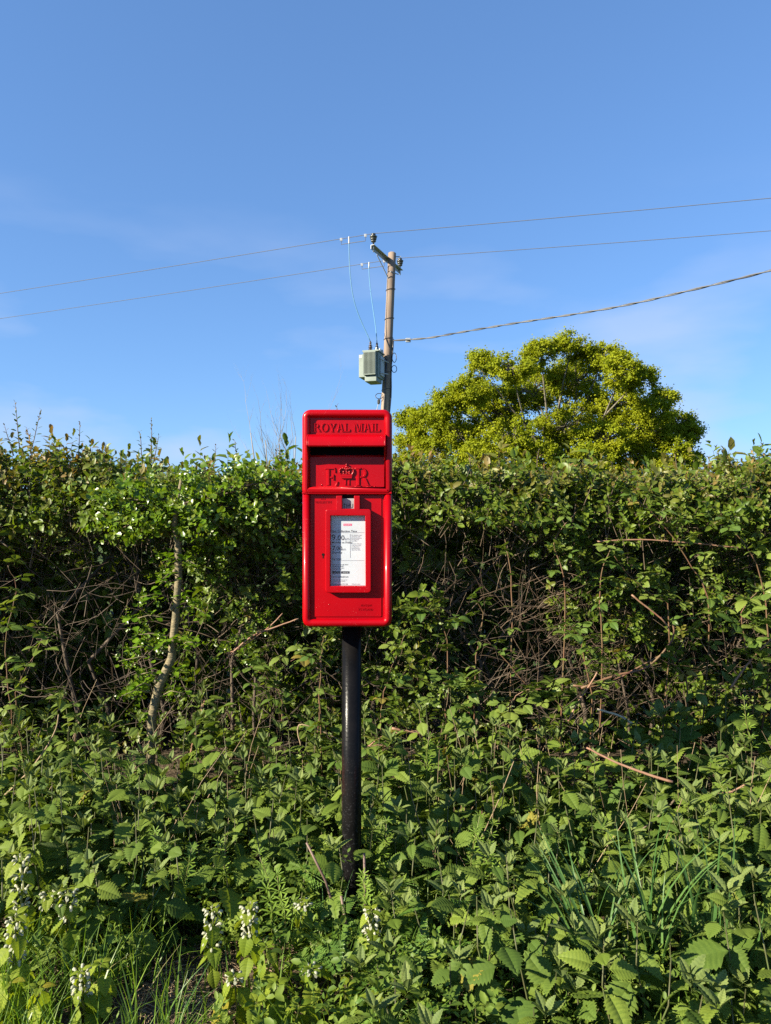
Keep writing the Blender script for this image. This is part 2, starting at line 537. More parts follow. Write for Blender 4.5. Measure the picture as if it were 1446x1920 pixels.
def serrate(L, W, N, pleat=0.05, droop=0.2, tooth=0.10, pet=0.0, power=0.62, fold=0.2, wob=0.0):
    """leaf with N teeth a side, sunk veins and raised panels between them"""
    vs = []; fs = []; vein_v = []
    def width(t): return W * 0.5 * math.sin(math.pi * min(max(t, 0), 1) ** power) ** 0.85
    def zz(x, t): return -droop * L * t * t + fold * abs(x) - fold * 0.9 * x * x / max(W, 1e-6) + wob * L * math.sin(t * 7 + x * 30)
    rows = 2 * N + 1
    for side in (-1, 1):
        base = len(vs)
        for j in range(rows):
            t = j / (rows - 1)
            vein = (j % 2 == 0)
            for k in range(4):
                u = k / 3.0
                tt = min(t + 0.13 * u * (1 - t) + (0.03 if vein and k == 3 else 0.0), 1.0)
                w = width(min(t + 0.02, 1.0) if j not in (0,) else 0.015)
                if k == 3: w *= (1 + tooth) if vein else (1 - tooth)
                x = side * w * u
                z = zz(x, tt) + (0 if vein else pleat * L * math.sin(math.pi * min(u * 1.05, 1)) * (1 - 0.4 * t)) + (pleat * 0.5 * L if k == 0 and False else 0)
                vs.append((x, tt * L + pet, z)); vein_v.append(0.42 if vein and k < 3 else 0.0)
        for j in range(rows - 1):
            for k in range(3):
                a = base + j * 4 + k
                q = (a, a + 1, a + 5, a + 4)
                fs.append(q if side > 0 else tuple(reversed(q)))
    b = MB(); b.add(vs, fs); b.vein = vein_v
    if pet > 0:
        b.tube([(0, 0, 0), (0, pet * 0.5, 0.004), (0, pet, 0)], [0.0013 if L < .2 else .013, 0.0011, 0.001], 3, caps=False)
    return b


def haw_leaf():
    """small lobed hawthorn leaf, one unit long"""
    half = [(0.0, 0.0), (0.08, 0.22), (0.20, 0.40), (0.36, 0.52), (0.30, 0.60), (0.38, 0.76), (0.26, 0.80), (0.20, 0.95), (0.09, 0.93), (0.0, 1.0)]
    vs = [(0, y, -0.12 * y * y) for y in (0.0, 0.25, 0.45, 0.58, 0.64, 0.78, 0.84, 0.93, 0.96, 1.0)]
    fs = []
    for s in (-1, 1):
        b0 = len(vs)
        vs += [(s * x, y, 0.28 * x - 0.12 * y * y) for x, y in half]
        for i in range(len(half) - 1):
            q = (i, b0 + i, b0 + i + 1, i + 1)
            fs.append(tuple(reversed(q)) if s < 0 else q)
    return MB().add(vs, fs)


def catmull(pts, n=5, wob=0.0, rg=None):
    pts = [Vector(p) for p in pts]
    out = []
    for i in range(len(pts) - 1):
        p0 = pts[max(i - 1, 0)]; p1 = pts[i]; p2 = pts[i + 1]; p3 = pts[min(i + 2, len(pts) - 1)]
        for k in range(n):
            t = k / n
            q = 0.5 * ((2 * p1) + (p2 - p0) * t + (2 * p0 - 5 * p1 + 4 * p2 - p3) * t * t + (3 * p1 - p0 - 3 * p2 + p3) * t ** 3)
            if wob and rg: q += Vector((rg.uniform(-wob, wob), rg.uniform(-wob, wob), rg.uniform(-wob, wob)))
            out.append(q)
    out.append(pts[-1])
    return out


def mat_dir(loc, az, pitch, roll=0.0, s=1.0):
    """leaf transform: points along azimuth az, pitched up by pitch, rolled about its length"""
    return Matrix.Translation(loc) @ Matrix.Rotation(az, 4, 'Z') @ Matrix.Rotation(pitch, 4, 'X') @ Matrix.Rotation(roll, 4, 'Y') @ Matrix.Diagonal((s, s, s, 1))


# ---- joined leaf masses, built with numpy
def rot_from(d, spin):
    """(n,3,3) frames whose z axis is d, spun about it"""
    d = d / np.linalg.norm(d, axis=1, keepdims=True)
    ref = np.where(np.abs(d[:, 2:3]) > 0.9, np.array([[1.0, 0, 0]]), np.array([[0, 0, 1.0]]))
    x = np.cross(ref, d); x /= np.linalg.norm(x, axis=1, keepdims=True)
    y = np.cross(d, x)
    c, s = np.cos(spin)[:, None], np.sin(spin)[:, None]
    return np.stack([x * c + y * s, -x * s + y * c, d], axis=2)


def shoot_variant(n=8, length=0.12, leaf=0.034, seed=0, leafshape=None, spread=(35, 80)):
    """a leafy twig along +z: returns verts, tris, quads, per-vertex leaf number, per-vertex tip value"""
    rg = random.Random(seed)
    V = []; T = []; Q = []; LI = []; TP = []
    cnt = 0
    for i in range(n):
        f = (i + 0.5) / n
        h = length * (0.12 + 0.88 * f)
        size = leaf * (0.75 + 0.5 * rg.random()) * (1.0 - 0.45 * max(0, f - 0.5) * 2)
        if leafshape is None:
            v, t, q = ovate(1, 0.50 + 0.14 * rg.random(), 0.2 + 0.35 * rg.random(), 0.05 + 0.3 * rg.random())
        else:
            v, t, q = leafshape
        az = i * 2.4 + rg.uniform(-0.5, 0.5)
        pitch = R(90 - rg.uniform(*spread)) if f < 0.85 else R(rg.uniform(45, 85))
        m = mat_dir((0, 0, h), az, pitch, rg.uniform(-0.6, 0.6), size)
        m = np.array(m)
        v2 = v @ m[:3, :3].T + m[:3, 3]
        V.append(v2)
        if len(t): T.append(t + cnt)
        if len(q): Q.append(q + cnt)
        LI.append(np.full(len(v), i)); TP.append(np.full(len(v), min(1.0, max(0, (f - 0.25) / 0.5))))
        cnt += len(v)
    return (np.concatenate(V), np.concatenate(T) if T else np.zeros((0, 3), int), np.concatenate(Q) if Q else np.zeros((0, 4), int),
            np.concatenate(LI), np.concatenate(TP))


def scatter(variants, pos, d, scale, tipness, rg):
    """copies of the variants at pos, pointing along d; returns mesh arrays"""
    n = len(pos)
    pick = rg.integers(0, len(variants), n)
    Vs, Ts, Qs, RN, TP = [], [], [], [], []
    off = 0
    spin = rg.uniform(0, 2 * np.pi, n)
    Rm = rot_from(d, spin)
    for vi, (v, t, q, li, tp) in enumerate(variants):
        idx = np.nonzero(pick == vi)[0]
        if len(idx) == 0: continue
        k = len(idx); m = len(v)
        W = np.einsum('kij,mj->kmi', Rm[idx] * scale[idx][:, None, None], v) + pos[idx][:, None, :]
        Vs.append(W.reshape(-1, 3))
        o = off + np.arange(k)[:, None, None] * m
        if len(t): Ts.append((t[None] + o).reshape(-1, 3))
        if len(q): Qs.append((q[None] + o).reshape(-1, 4))
        nl = li.max() + 1
        base = rg.uniform(0, 1, (k, 1)) * 0.6
        rl = base + rg.uniform(0, 0.4, (k, nl))
        RN.append(rl[:, li].ravel())
        TP.append((tipness[idx][:, None] * tp[None, :]).ravel())
        off += k * m
    return np.concatenate(Vs), [np.concatenate(k) for k in (Ts, Qs) if k], np.concatenate(RN), np.concatenate(TP)


def tubes_np(A, B, ra, rb, bend, rg, sides=3, segs=3):
    """n bent tubes from A to B"""
    n = len(A)
    d = B - A
    ln = np.linalg.norm(d, axis=1, keepdims=True) + 1e-9
    Rm = rot_from(d, rg.uniform(0, 6.28, n))
    x, y = Rm[:, :, 0], Rm[:, :, 1]
    V = np.zeros((n, segs + 1, sides, 3))
    for i in range(segs + 1):
        t = i / segs
        c = A + d * t + x * (bend[:, None] * ln * math.sin(math.pi * t)) + (y * ln * bend[:, None] * 0.5 * math.sin(2 * math.pi * t))
        r = (ra * (1 - t) + rb * t)[:, None]
        for k in range(sides):
            a = 2 * math.pi * k / sides
            V[:, i, k] = c + (x * math.cos(a) + y * math.sin(a)) * r
    idx = np.arange(n)[:, None, None] * ((segs + 1) * sides)
    i = np.arange(segs)[None, :, None] * sides
    k = np.arange(sides)[None, None, :]
    a = idx + i + k; b = idx + i + (k + 1) % sides
    F = np.stack([a, b, b + sides, a + sides], -1).reshape(-1, 4)
    return V.reshape(-1, 3), F


# value noise in 2-D and 3-D for clumps
_G = np.random.default_rng(5).uniform(0, 1, (32, 32, 32))
def vnoise(x, y, z):
    out = 0
    x, y, z = np.broadcast_arrays(np.asarray(x, float), np.asarray(y, float), np.asarray(z, float))
    xi, yi, zi = np.floor(x).astype(int), np.floor(y).astype(int), np.floor(z).astype(int)
    fx, fy, fz = x - xi, y - yi, z - zi
    fx, fy, fz = fx * fx * (3 - 2 * fx), fy * fy * (3 - 2 * fy), fz * fz * (3 - 2 * fz)
    for a in (0, 1):
        for b in (0, 1):
            for c in (0, 1):
                w = (fx if a else 1 - fx) * (fy if b else 1 - fy) * (fz if c else 1 - fz)
                out = out + w * _G[(xi + a) % 32, (yi + b) % 32, (zi + c) % 32]
    return out

# ------------------------------------------------------------------ the post box
BOX_Y = 2.03
S = BOX_Y / FPX
BOX_X = (650.5 - 723.0) * S
BACK = 0.11                                   # the post stands this far behind the front of the box


def bx(px): return (px - 650.5) * S
def bz(py): return CAM_Z + (960.0 - py) * S


class Glyph:
    """letter pieces on a cap height of one; the pieces differ a hair in height so no two faces share a plane"""
    def __init__(self): self.p = []
    def r(self, x0, x1, y0, y1): self.p.append([(x0, y0), (x1, y0), (x1, y1), (x0, y1)]); return self
    def q(self, *pts): self.p.append(list(pts)); return self
    def arc(self, cx, cy, ro, so, ri, si, a0, a1, n=10):
        for i in range(n):
            a, b = R(a0 + (a1 - a0) * i / n), R(a0 + (a1 - a0) * (i + 1) / n)
            self.p.append([(cx + ri * math.cos(a), cy + si * math.sin(a)), (cx + ro * math.cos(a), cy + so * math.sin(a)),
                           (cx + ro * math.cos(b), cy + so * math.sin(b)), (cx + ri * math.cos(b), cy + si * math.sin(b))])
        return self


def glyph(c):
    g = Glyph(); s = 0.06
    if c == 'I':
        return g.r(.10, .29, s, 1 - s).r(0, .39, 0, s).r(0, .39, 1 - s, 1), .39
    if c == 'L':
        return g.r(.09, .27, s, 1 - s).r(0, .36, 1 - s, 1).r(0, .68, 0, s + .01).q((.57, s + .01), (.68, s + .01), (.70, .30), (.66, .30)), .72
    if c == 'E':
        g.r(.12, .31, .07, .93).r(0, .66, .93, 1).q((.56, .93), (.66, .93), (.66, .74), (.63, .74)).r(.31, .50, .47, .54)
        g.r(.50, .56, .36, .66).r(0, .74, 0, .07).q((.62, .07), (.74, .07), (.84, .28), (.80, .28))
        return g, .84
    if c == 'R':
        g.r(.12, .30, s, 1 - s).r(0, .42, 0, s).r(0, .42, 1 - s, 1).arc(.42, .74, .29, .26, .11, .19, -90, 90).r(.30, .42, .48, .55)
        g.q((.40, .48), (.60, .48), (.90, .06), (.70, .06)).r(.68, 1.0, 0, s)
        return g, 1.0
    if c == 'O':
        return g.arc(.46, .5, .46, .52, .27, .45, 0, 360, 22), .92
    if c == 'A':
        g.q((.40, 1.0), (.58, 1.0), (.88, s), (.68, s)).q((.10, s), (.18, s), (.46, .86), (.40, 1.0)).r(.24, .66, .30, .36).r(0, .28, 0, s).r(.60, .98, 0, s)
        return g, .98
    if c == 'Y':
        g.r(.36, .54, s, .46).r(.27, .63, 0, s).q((.36, .46), (.54, .46), (.27, 1 - s), (.06, 1 - s)).q((.46, .46), (.54, .46), (.84, 1 - s), (.74, 1 - s))
        g.r(0, .34, 1 - s, 1).r(.66, .94, 1 - s, 1)
        return g, .94
    if c == 'M':
        g.r(.10, .17, s, .94).r(.85, 1.04, s, .94).q((.12, 1.0), (.32, 1.0), (.62, .10), (.54, .02)).q((.54, .02), (.62, .10), (.92, 1.0), (.80, 1.0))
        g.r(0, .27, 0, s).r(.76, 1.13, 0, s).r(0, .12, .95, 1.0).r(.92, 1.13, .95, 1.0)
        return g, 1.13
    if c == ' ':
        return g, .45
    return g, .3


def glyph_mesh(c, height, y0, depth, mat):
    g, w = glyph(c)
    b = MB()
    for i, poly in enumerate(g.p):
        a = sum(p[0] * q[1] - q[0] * p[1] for p, q in zip(poly, poly[1:] + poly[:1]))
        if a < 0: poly = poly[::-1]
        # chamfered prism, so that the raised letter catches light along its edges
        pts = [(x * height, z * height) for x, z in poly]
        cx = sum(p[0] for p in pts) / len(pts); cz = sum(p[1] for p in pts) / len(pts)
        n = len(pts); e = 0.00012 * (i % 5)
        v = [(cx + (x - cx) * (.62 if min(max(q[0] for q in pts) - min(q[0] for q in pts), 1) < .5 * height else .9), y0 - depth - e, cz + (z - cz) * .93) for x, z in pts] + [(x, y0 - depth * .2 - e, z) for x, z in pts] + [(x, y0 + .002, z) for x, z in pts]
        f = [tuple(range(n))]
        for k in (0, n):
            f += [(k + j, k + n + j, k + n + (j + 1) % n, k + (j + 1) % n) for j in range(n)]
        b.add(v, f)
    return b, w * height


def flat_text(body, size, x, z, y, mat, parent, name='printing', align='LEFT', extrude=0.0, sx=1.0, bold=0.0):
    cu = bpy.data.curves.new('t', 'FONT')
    cu.body = body; cu.size = size; cu.align_x = align; cu.extrude = extrude; cu.offset = bold
    cu.resolution_u = 2
    tmp = bpy.data.objects.new('t', cu); COL.objects.link(tmp)
    dg = bpy.context.evaluated_depsgraph_get()
    me = bpy.data.meshes.new_from_object(tmp.evaluated_get(dg))
    bpy.data.objects.remove(tmp); bpy.data.curves.remove(cu)
    me.materials.clear(); me.materials.append(mat); me.name = name
    return place(name, me, parent, Matrix.Translation((x, y, z)) @ Matrix.Rotation(R(90), 4, 'X') @ Matrix.Diagonal((sx, 1, 1, 1)))


def build_postbox():
    root = empty('post_box', (BOX_X, BOX_Y + BACK, 0))
    tag(root, 'bright red cast post box on a tall black post in front of the hedge', 'post box')
    hold = Matrix.Translation((0, -BACK, 0))
    def up(o):
        o.matrix_basis = hold @ o.matrix_basis
        return o
    red = M['red']
    X0, X1, ZT, ZB = bx(566), bx(735.5), bz(767), bz(1177)
    zsplit = bz(926)
    # --- body shell, open at the front
    b = MB()
    ring = rounded_rect(X0 + .002, X1 - .002, ZB + .002, ZT - .002, (.018, .018, .022, .022))
    n = len(ring)
    inner = rounded_rect(X0 + .008, X1 - .008, ZB + .008, ZT - .008, (.013, .013, .016, .016))
    yf, yb = .012, .20
    v = [(x, yf, z) for x, z in ring] + [(x, yb - .008, z) for x, z in ring] + [(x * .965, yb, (z - (ZT + ZB) / 2) * .98 + (ZT + ZB) / 2) for x, z in ring] \
        + [(x, yf, z) for x, z in inner] + [(x, yb - .012, z) for x, z in inner]
    f = []
    for i in range(n):
        j = (i + 1) % n
        f += [(i, n + i, n + j, j), (n + i, 2 * n + i, 2 * n + j, n + j), (i, j, 3 * n + j, 3 * n + i), (3 * n + i, 3 * n + j, 4 * n + j, 4 * n + i)]
    f += [tuple(reversed(range(2 * n, 3 * n))), tuple(range(4 * n, 5 * n))]
    body = up(b.add(v, f).build('body', red, root, smooth=True))
    body.data.polygons.foreach_set('use_smooth', [True] * len(body.data.polygons))
    # --- head casting: rim, plates above and below the slot
    rr = .0115
    path = rounded_rect(X0 + rr, X1 - rr, zsplit + rr * .8, ZT - rr, (.003, .003, .013, .013), 7)
    up(MB().tube([(x, rr, z) for x, z in path], rr, 12, closed=True).build('head_rim', red, root, smooth=True))
    # drip edge under the head
    up(MB().box(X0 + .001, X1 - .001, .0025, .02, zsplit - .0005, zsplit + .006).build('drip_edge', red, root, bevel=.0015))
    xa, xb = X0 + .012, X1 - .012
    yp = .0135
    zs0, zs1 = bz(854), bz(836)                 # the slot
    up(MB().box(xa, xb, yp, yp + .006, zs1, ZT - .012).build('name_plate', red, root, bevel=.001))
    up(MB().box(xa, xb, yp, yp + .006, zsplit + .006, zs0).build('cypher_plate', red, root, bevel=.001))
    # --- hood over the slot
    h = MB()
    hx0, hx1 = bx(579.5), bx(720.5)
    prof = []
    zt = bz(815); zl = bz(838.5)
    for i in range(9):
        t = i / 8
        prof.append((yp + .001 - .049 * math.sin(t * math.pi / 2) ** 1.15, zl + .002 + (zt - zl) * (1 - t ** 2.3)))
    inner_p = [(y + .0035, z - .0045) for y, z in prof]
    sec = prof + inner_p[::-1]
    m_ = len(sec)
    vv = [(hx0, y, z) for y, z in sec] + [(hx1, y, z) for y, z in sec]
    ff = [(i, (i + 1) % m_, m_ + (i + 1) % m_, m_ + i) for i in range(m_)]
    for k in range(8):
        ff += [(k, m_ - 1 - k, m_ - 2 - k, k + 1), (m_ + k, m_ + k + 1, 2 * m_ - 2 - k, 2 * m_ - 1 - k)]
    h.add(vv, ff)
    for (u0, u1) in ((hx0 - .0045, hx0 + .0003), (hx1 - .0003, hx1 + .0045)):
        cheek = [(y, z) for y, z in prof] + [(yp - .030, bz(849)), (yp - .014, bz(862)), (yp + .002, bz(868))]
        k = len(cheek)
        v2 = [(u0, y, z) for y, z in cheek] + [(u1, y, z) for y, z in cheek]
        f2 = [tuple(range(k)), tuple(reversed(range(k, 2 * k)))] + [(i, k + i, k + (i + 1) % k, (i + 1) % k) for i in range(k)]
        h.add(v2, f2)
    ho = up(h.build('hood', red, root, bevel=.0012, seg=2))
    bmx = bmesh.new(); bmx.from_mesh(ho.data); bmesh.ops.recalc_face_normals(bmx, faces=bmx.faces); bmx.to_mesh(ho.data); bmx.free()
    # slot flap and lip
    up(MB().box(xa + .006, xb - .006, yp + .020, yp + .024, zs0 - .004, zs1 + .01).build('slot_flap', M['inside'], root))
    up(MB().tube([(xa + .008, yp + .002, zs0 - .001), (xb - .008, yp + .002, zs0 - .001)], .0035, 8).build('slot_lip', red, root, smooth=True))
    # --- raised lettering
    def word(txt, px0, px1, ytop, ybot, y, depth, sx=1.0):
        hgt = bz(ytop) - bz(ybot)
        tot = sum(glyph(c)[1] for c in txt) * hgt
        gap = (bx(px1) - bx(px0) - tot) / max(len(txt) - 1, 1)
        x = bx(px0)
        for c in txt:
            g, w = glyph_mesh(c, hgt, y, depth, red)
            if c != ' ':
                o = up(g.build('raised_letter', red, root))
                o.location.x += x; o.location.z += bz(ybot); o.scale.x = sx
            x += w + gap
    word('ROYAL MAIL', 586, 713, 793, 808.5, yp, .0023)
    word('E', 608.5, 636, 876.5, 913, yp, .0029, .84)
    word('R', 664.5, 699, 876.5, 913, yp, .0029, .92)
    word('II', 645.5, 656.5, 898, 909, yp, .0022)
    up(MB().ball((bx(602), yp, bz(909)), .0022).build('raised_dot', red, root, smooth=True))
    up(MB().ball((bx(703), yp, bz(912)), .0018).build('raised_dot', red, root, smooth=True))
    # crown
    c = MB()
    cx = bx(649.5); k = S
    def cp(px, py): return (cx + (px - 649.5) * k, bz(py))
    def poly(pts, d):
        c.prism([cp(*p) for p in pts], yp - d, yp + .002)
    poly([(640, 896.5), (659, 896.5), (660, 893), (639, 893)], .0060)
    poly([(639.5, 892.6), (659.5, 892.6), (661, 888), (638, 888)], .0046)
    def bead(px, py, r, d=.004): c.ball((cp(px, py)[0], yp - d, cp(px, py)[1]), r, 8, 6)
    for s in (-1, 1):
        pts = []
        for i in range(11):
            a = R(200 - 150 * i / 10)
            x_ = 649.5 + s * (6.3 - 6.3 * math.cos(math.pi - a) * 1.0) * (1 if True else 1)
            pts.append(x_)
        arcp = [(649.5 + s * q[0], q[1]) for q in ((10.5, 889), (13, 885), (13.2, 881.5), (11, 878.5), (7, 877.5), (3.5, 878.5), (1.2, 881))]
        c.tube([(cp(*q)[0], yp - .0035, cp(*q)[1]) for q in arcp], .0023, 8)
        for q in arcp[1:-1]:
            bead(q[0], q[1], .0021, .0058)
        bead(649.5 + s * 5.5, 884.5, .0028); bead(649.5 + s * 5.5, 887.5, .002)
    for py_ in (887, 884, 881, 878.3): bead(649.5, py_, .0019, .0058)
    bead(649.5, 874.5, .0031, .005); bead(649.5, 870.6, .0023, .005)
    c.box(cp(647.6, 0)[0], cp(651.4, 0)[0], yp - .0055, yp, bz(871.3), bz(870.0))
    up(c.build('crown_emblem', red, root, smooth=False, bevel=.0))
    # --- lower casting: U-shaped rim and door
    y2 = .004
    pts = [(X0 + rr + .0005, zsplit - .001)] + [(X0 + rr + .0005, ZB + .03)]
    low = rounded_rect(X0 + rr + .0005, X1 - rr - .0005, ZB + rr, ZT, (.014, .014, .001, .001), 7)
    low = [(X0 + rr + .0005, zsplit - .0015)] + low[:16] + [(X1 - rr - .0005, zsplit - .0015)]
    up(MB().tube([(x, y2 + rr, z) for x, z in low], rr, 12).build('door_rim', red, root, smooth=True))
    yd = .0175
    up(MB().box(xa, xb, yd, yd + .006, ZB + .012, zsplit - .001).build('door_surround', red, root))
    up(MB().prism(rounded_rect(bx(588.5), bx(715.5), bz(1158), bz(929), .003), yd - .0022, yd + .001).build('door', red, root, bevel=.0009))
    yq = yd - .0022
    # --- notice frame with its tab
    fr = bmesh.new()
    def loop(pts):
        vs_ = [fr.verts.new((bx(p[0]), yq - .018, bz(p[1]))) for p in pts]
        return [fr.edges.new((vs_[i], vs_[(i + 1) % len(vs_)])) for i in range(len(vs_))]
    outer = [(610.5, 1106), (612, 1110), (616, 1111.5), (690, 1111.5), (694.5, 1110), (696, 1106), (696, 959), (694.5, 955.5), (691, 954.5), (675, 954.5), (675, 929.5),
             (664, 929.5), (664, 954), (642, 954), (642, 929.5), (630.5, 929.5), (630.5, 954.5), (615.5, 954.5), (612, 955.7), (610.5, 959.5)]
    inner_ = [(620.5, 967), (685, 967), (685.5, 1099), (619.5, 1099)]
    ed = loop(outer) + loop(inner_)
    res = bmesh.ops.triangle_fill(fr, edges=ed, use_beauty=True, normal=(0, -1, 0))
    faces = [g for g in res['geom'] if isinstance(g, bmesh.types.BMFace)]
    ext = bmesh.ops.extrude_face_region(fr, geom=faces)
    bmesh.ops.translate(fr, vec=(0, .0185, 0), verts=[g for g in ext['geom'] if isinstance(g, bmesh.types.BMVert)])
    bmesh.ops.recalc_face_normals(fr, faces=fr.faces)
    me = bpy.data.meshes.new('notice_frame'); fr.to_mesh(me); fr.free(); me.materials.append(red)
    nf = up(link('notice_frame', me, root))
    bm_ = nf.modifiers.new('bevel', 'BEVEL'); bm_.width = .0022; bm_.segments = 3; bm_.limit_method = 'ANGLE'; bm_.angle_limit = R(40)
    me.polygons.foreach_set('use_smooth', [True] * len(me.polygons))
    w = nf.modifiers.new('normals', 'WEIGHTED_NORMAL')
    # paper, printing and pane
    yn = yq - .0018
    def onto(o, par):
        o.parent = par; return o
    paper = up(MB().prism([(bx(619.8), bz(1098.7)), (bx(685.3), bz(1098.7)), (bx(685), bz(967.3)), (bx(620.3), bz(967.3))], yn, yn + .001).build('notice', M['paper'], root))
    hold_p = Matrix.Identity(4)
    yt = yn - .0003
    def tx(body, size_px, px, py, mat=M['ink'], **kw):
        return flat_text(body, size_px * S, bx(px), bz(py), yt, mat, paper, **kw)
    tx('Last Collection Time', 5.6, 621.6, 998, bold=.00008)
    tx('9', 15.6, 621.4, 1013.2, bold=.0002); tx('.00', 13.6, 629.3, 1013.2, bold=.0002); tx('am', 8, 645.6, 1013.2, M['inkgrey'])
    tx('Monday to Friday', 5.4, 622, 1019.3, bold=.00008)
    tx('7', 12.6, 622.2, 1032.4, bold=.0002); tx('.00', 11.2, 627.8, 1032.4, bold=.0002); tx('am', 7, 640, 1032.4, M['inkgrey'])
    tx('Saturday', 5.4, 622.3, 1038, bold=.00008)
    tx('Services', 5.2, 622.6, 1050, bold=.00008)
    for i, s_ in enumerate(('If a collection is later', 'collected is made', 'from the Postbox at', 'Main Road and', 'Post Office')):
        tx(s_, 3.3, 658.5, 1004.8 + i * 2.75, M['inkgrey'], sx=.72)
    for i, s_ in enumerate(('The latest collection', 'in this area is made', 'at 6.00pm from', 'nearest Delivery', 'Office Post Office')):
        tx(s_, 3.3, 658.5, 1021 + i * 2.9, M['inkgrey'], sx=.72)
    for i, s_ in enumerate(('Find us on the app store', 'for posting times,', 'services near you -', 'scan the code')):
        tx(s_, 3.8, 622.6, 1060.4 + i * 3.2, sx=.8)
    tx('www.royalmail.com', 4.2, 622.6, 1083.6, sx=.9, bold=.00006)
    for i, s_ in enumerate(('Please check you have put the', 'postage on before posting')):
        tx(s_, 3.0, 623, 1089 + i * 2.6, M['inkgrey'], sx=.75)
    tx('Posting point CO 146', 3.6, 623, 1097.3, sx=.9); tx('Collection plate', 3.2, 659, 1097.0, M['inkgrey'], sx=.8)
    def rule(x0, x1, y0, y1, mat, name='printed_rule', dy=0.0):
        return place(name, MB().box(bx(x0), bx(x1), yt - .0001 - dy, yt + .0002, bz(y1), bz(y0)).mesh(name, mat), paper, hold_p)
    rule(621, 683, 998.6, 999.1, M['inkgrey']); rule(656.2, 656.7, 1001.5, 1046.5, M['inkgrey']); rule(621, 683, 1051.3, 1051.8, M['inkgrey'])
    rule(643.5, 659.5, 982, 986, M['inkred'], 'printed_badge')
    flat_text('Royal Mail', 3.2 * S, bx(645), bz(985.1), yt - .0004, M['paper'], paper, sx=.9)
    rule(622.8, 637.5, 1071.8, 1076.2, M['ink'], 'printed_badge'); rule(639, 655, 1071.8, 1076.2, M['ink'], 'printed_badge')
    flat_text('App Store', 2.6 * S, bx(626.4), bz(1075), yt - .0004, M['paper'], paper, sx=.85)
    flat_text('Google Play', 2.6 * S, bx(642.6), bz(1075), yt - .0004, M['paper'], paper, sx=.8)
    pane = up(MB().box(bx(619.3), bx(685.7), yn - .0032, yn - .0022, bz(1099.2), bz(966.8)).build('pane', M['glass'], nf))
    nf.matrix_basis = hold; pane.matrix_basis = Matrix.Identity(4)
    # day tab
    plate = up(MB().box(bx(642), bx(664), yq - .004, yq + .001, bz(953.7), bz(934.5)).build('day_plate', M['plate'], root, bevel=.0004))
    up(MB().box(bx(642), bx(664), yq - .0005, yq + .002, bz(934.4), bz(927.5)).build('tab_recess', M['inside'], root))
    flat_text('THU', 11.5 * S, bx(643.3), bz(952.3), yq - .0046, M['ink'], plate, name='day_lettering', sx=.80, bold=.0001)
    # small cast marks, keyhole, screw heads
    for body_, sz, px, py in (('VALE', 5.0, 600, 936.5), ('WALLERTYPE', 6.2, 589.5, 943.5), ('MACHAN', 5.6, 676, 1138), ('SCOTLAND', 6.2, 671, 1146)):
        o = flat_text(body_, sz * S, bx(px), bz(py), yq - .0002, red, root, name='cast_mark', extrude=.0006, sx=.86)
        o.matrix_basis = hold @ o.matrix_basis
    kh = MB().prism([(bx(605.2) + .0042 * math.cos(R(a)), bz(1040.5) + .0042 * math.sin(R(a))) for a in range(0, 360, 30)], yq - .0006, yq + .001)
    kh.prism([(bx(603.9), bz(1047.6)), (bx(606.6), bz(1047.6)), (bx(606.2), bz(1042)), (bx(604.3), bz(1042))], yq - .0004, yq + .001)
    up(kh.build('keyhole', M['inside'], root))
    for px, py, r_ in ((616.7, 1134.5, .0016), (618, 1143, .0011), (594, 1140, .001), (615, 1147, .001), (708, 1154, .0013)):
        up(MB().ball((bx(px), yq, bz(py)), r_, 8, 5, (1, .6, 1.2)).build('paint_drip', red, root, smooth=True))
    # --- post
    px_ = (659.5 - 723) / FPX * (BOX_Y + BACK) - BOX_X
    r0 = 18.4 / FPX * (BOX_Y + BACK)
    MB().lathe([(r0 + .0006, -.25), (r0 + .0004, .02), (r0, .3), (r0, ZB + .012)], 32, Matrix.Translation((px_, 0, 0))).build('post', M['black'], root, smooth=True)
    # cap plate that carries the box
    MB().lathe([(r0 + .004, ZB - .012), (r0 + .004, ZB + .006)], 28, Matrix.Translation((px_, 0, 0))).build('post_collar', M['black'], root, bevel=.001)
    return root


build_postbox()

# ------------------------------------------------------------------ power pole, transformer and wires
PY = 17.1
def pole_x(z): return 0.16 + (z - 7.48) * 0.043
POLE_TOP = 7.48
ARM_Z = 7.33
ARM_A = Vector((-0.244, 16.25, ARM_Z)); ARM_B = Vector((0.459, 17.98, ARM_Z))
ARM_D = (ARM_B - ARM_A).normalized()
ARM_N = Vector((ARM_D.y, -ARM_D.x, 0))               # towards the right and the camera


def insulator_mesh():
    prof = [(.022, 0), (.022, .07), (.06, .075), (.075, .10), (.04, .115), (.075, .125), (.09, .155), (.045, .17), (.09, .18), (.105, .215), (.05, .235),
            (.06, .25), (.06, .28), (.03, .29)]
    return MB().lathe(prof, 16).mesh('insulator', M['porcelain'], True)


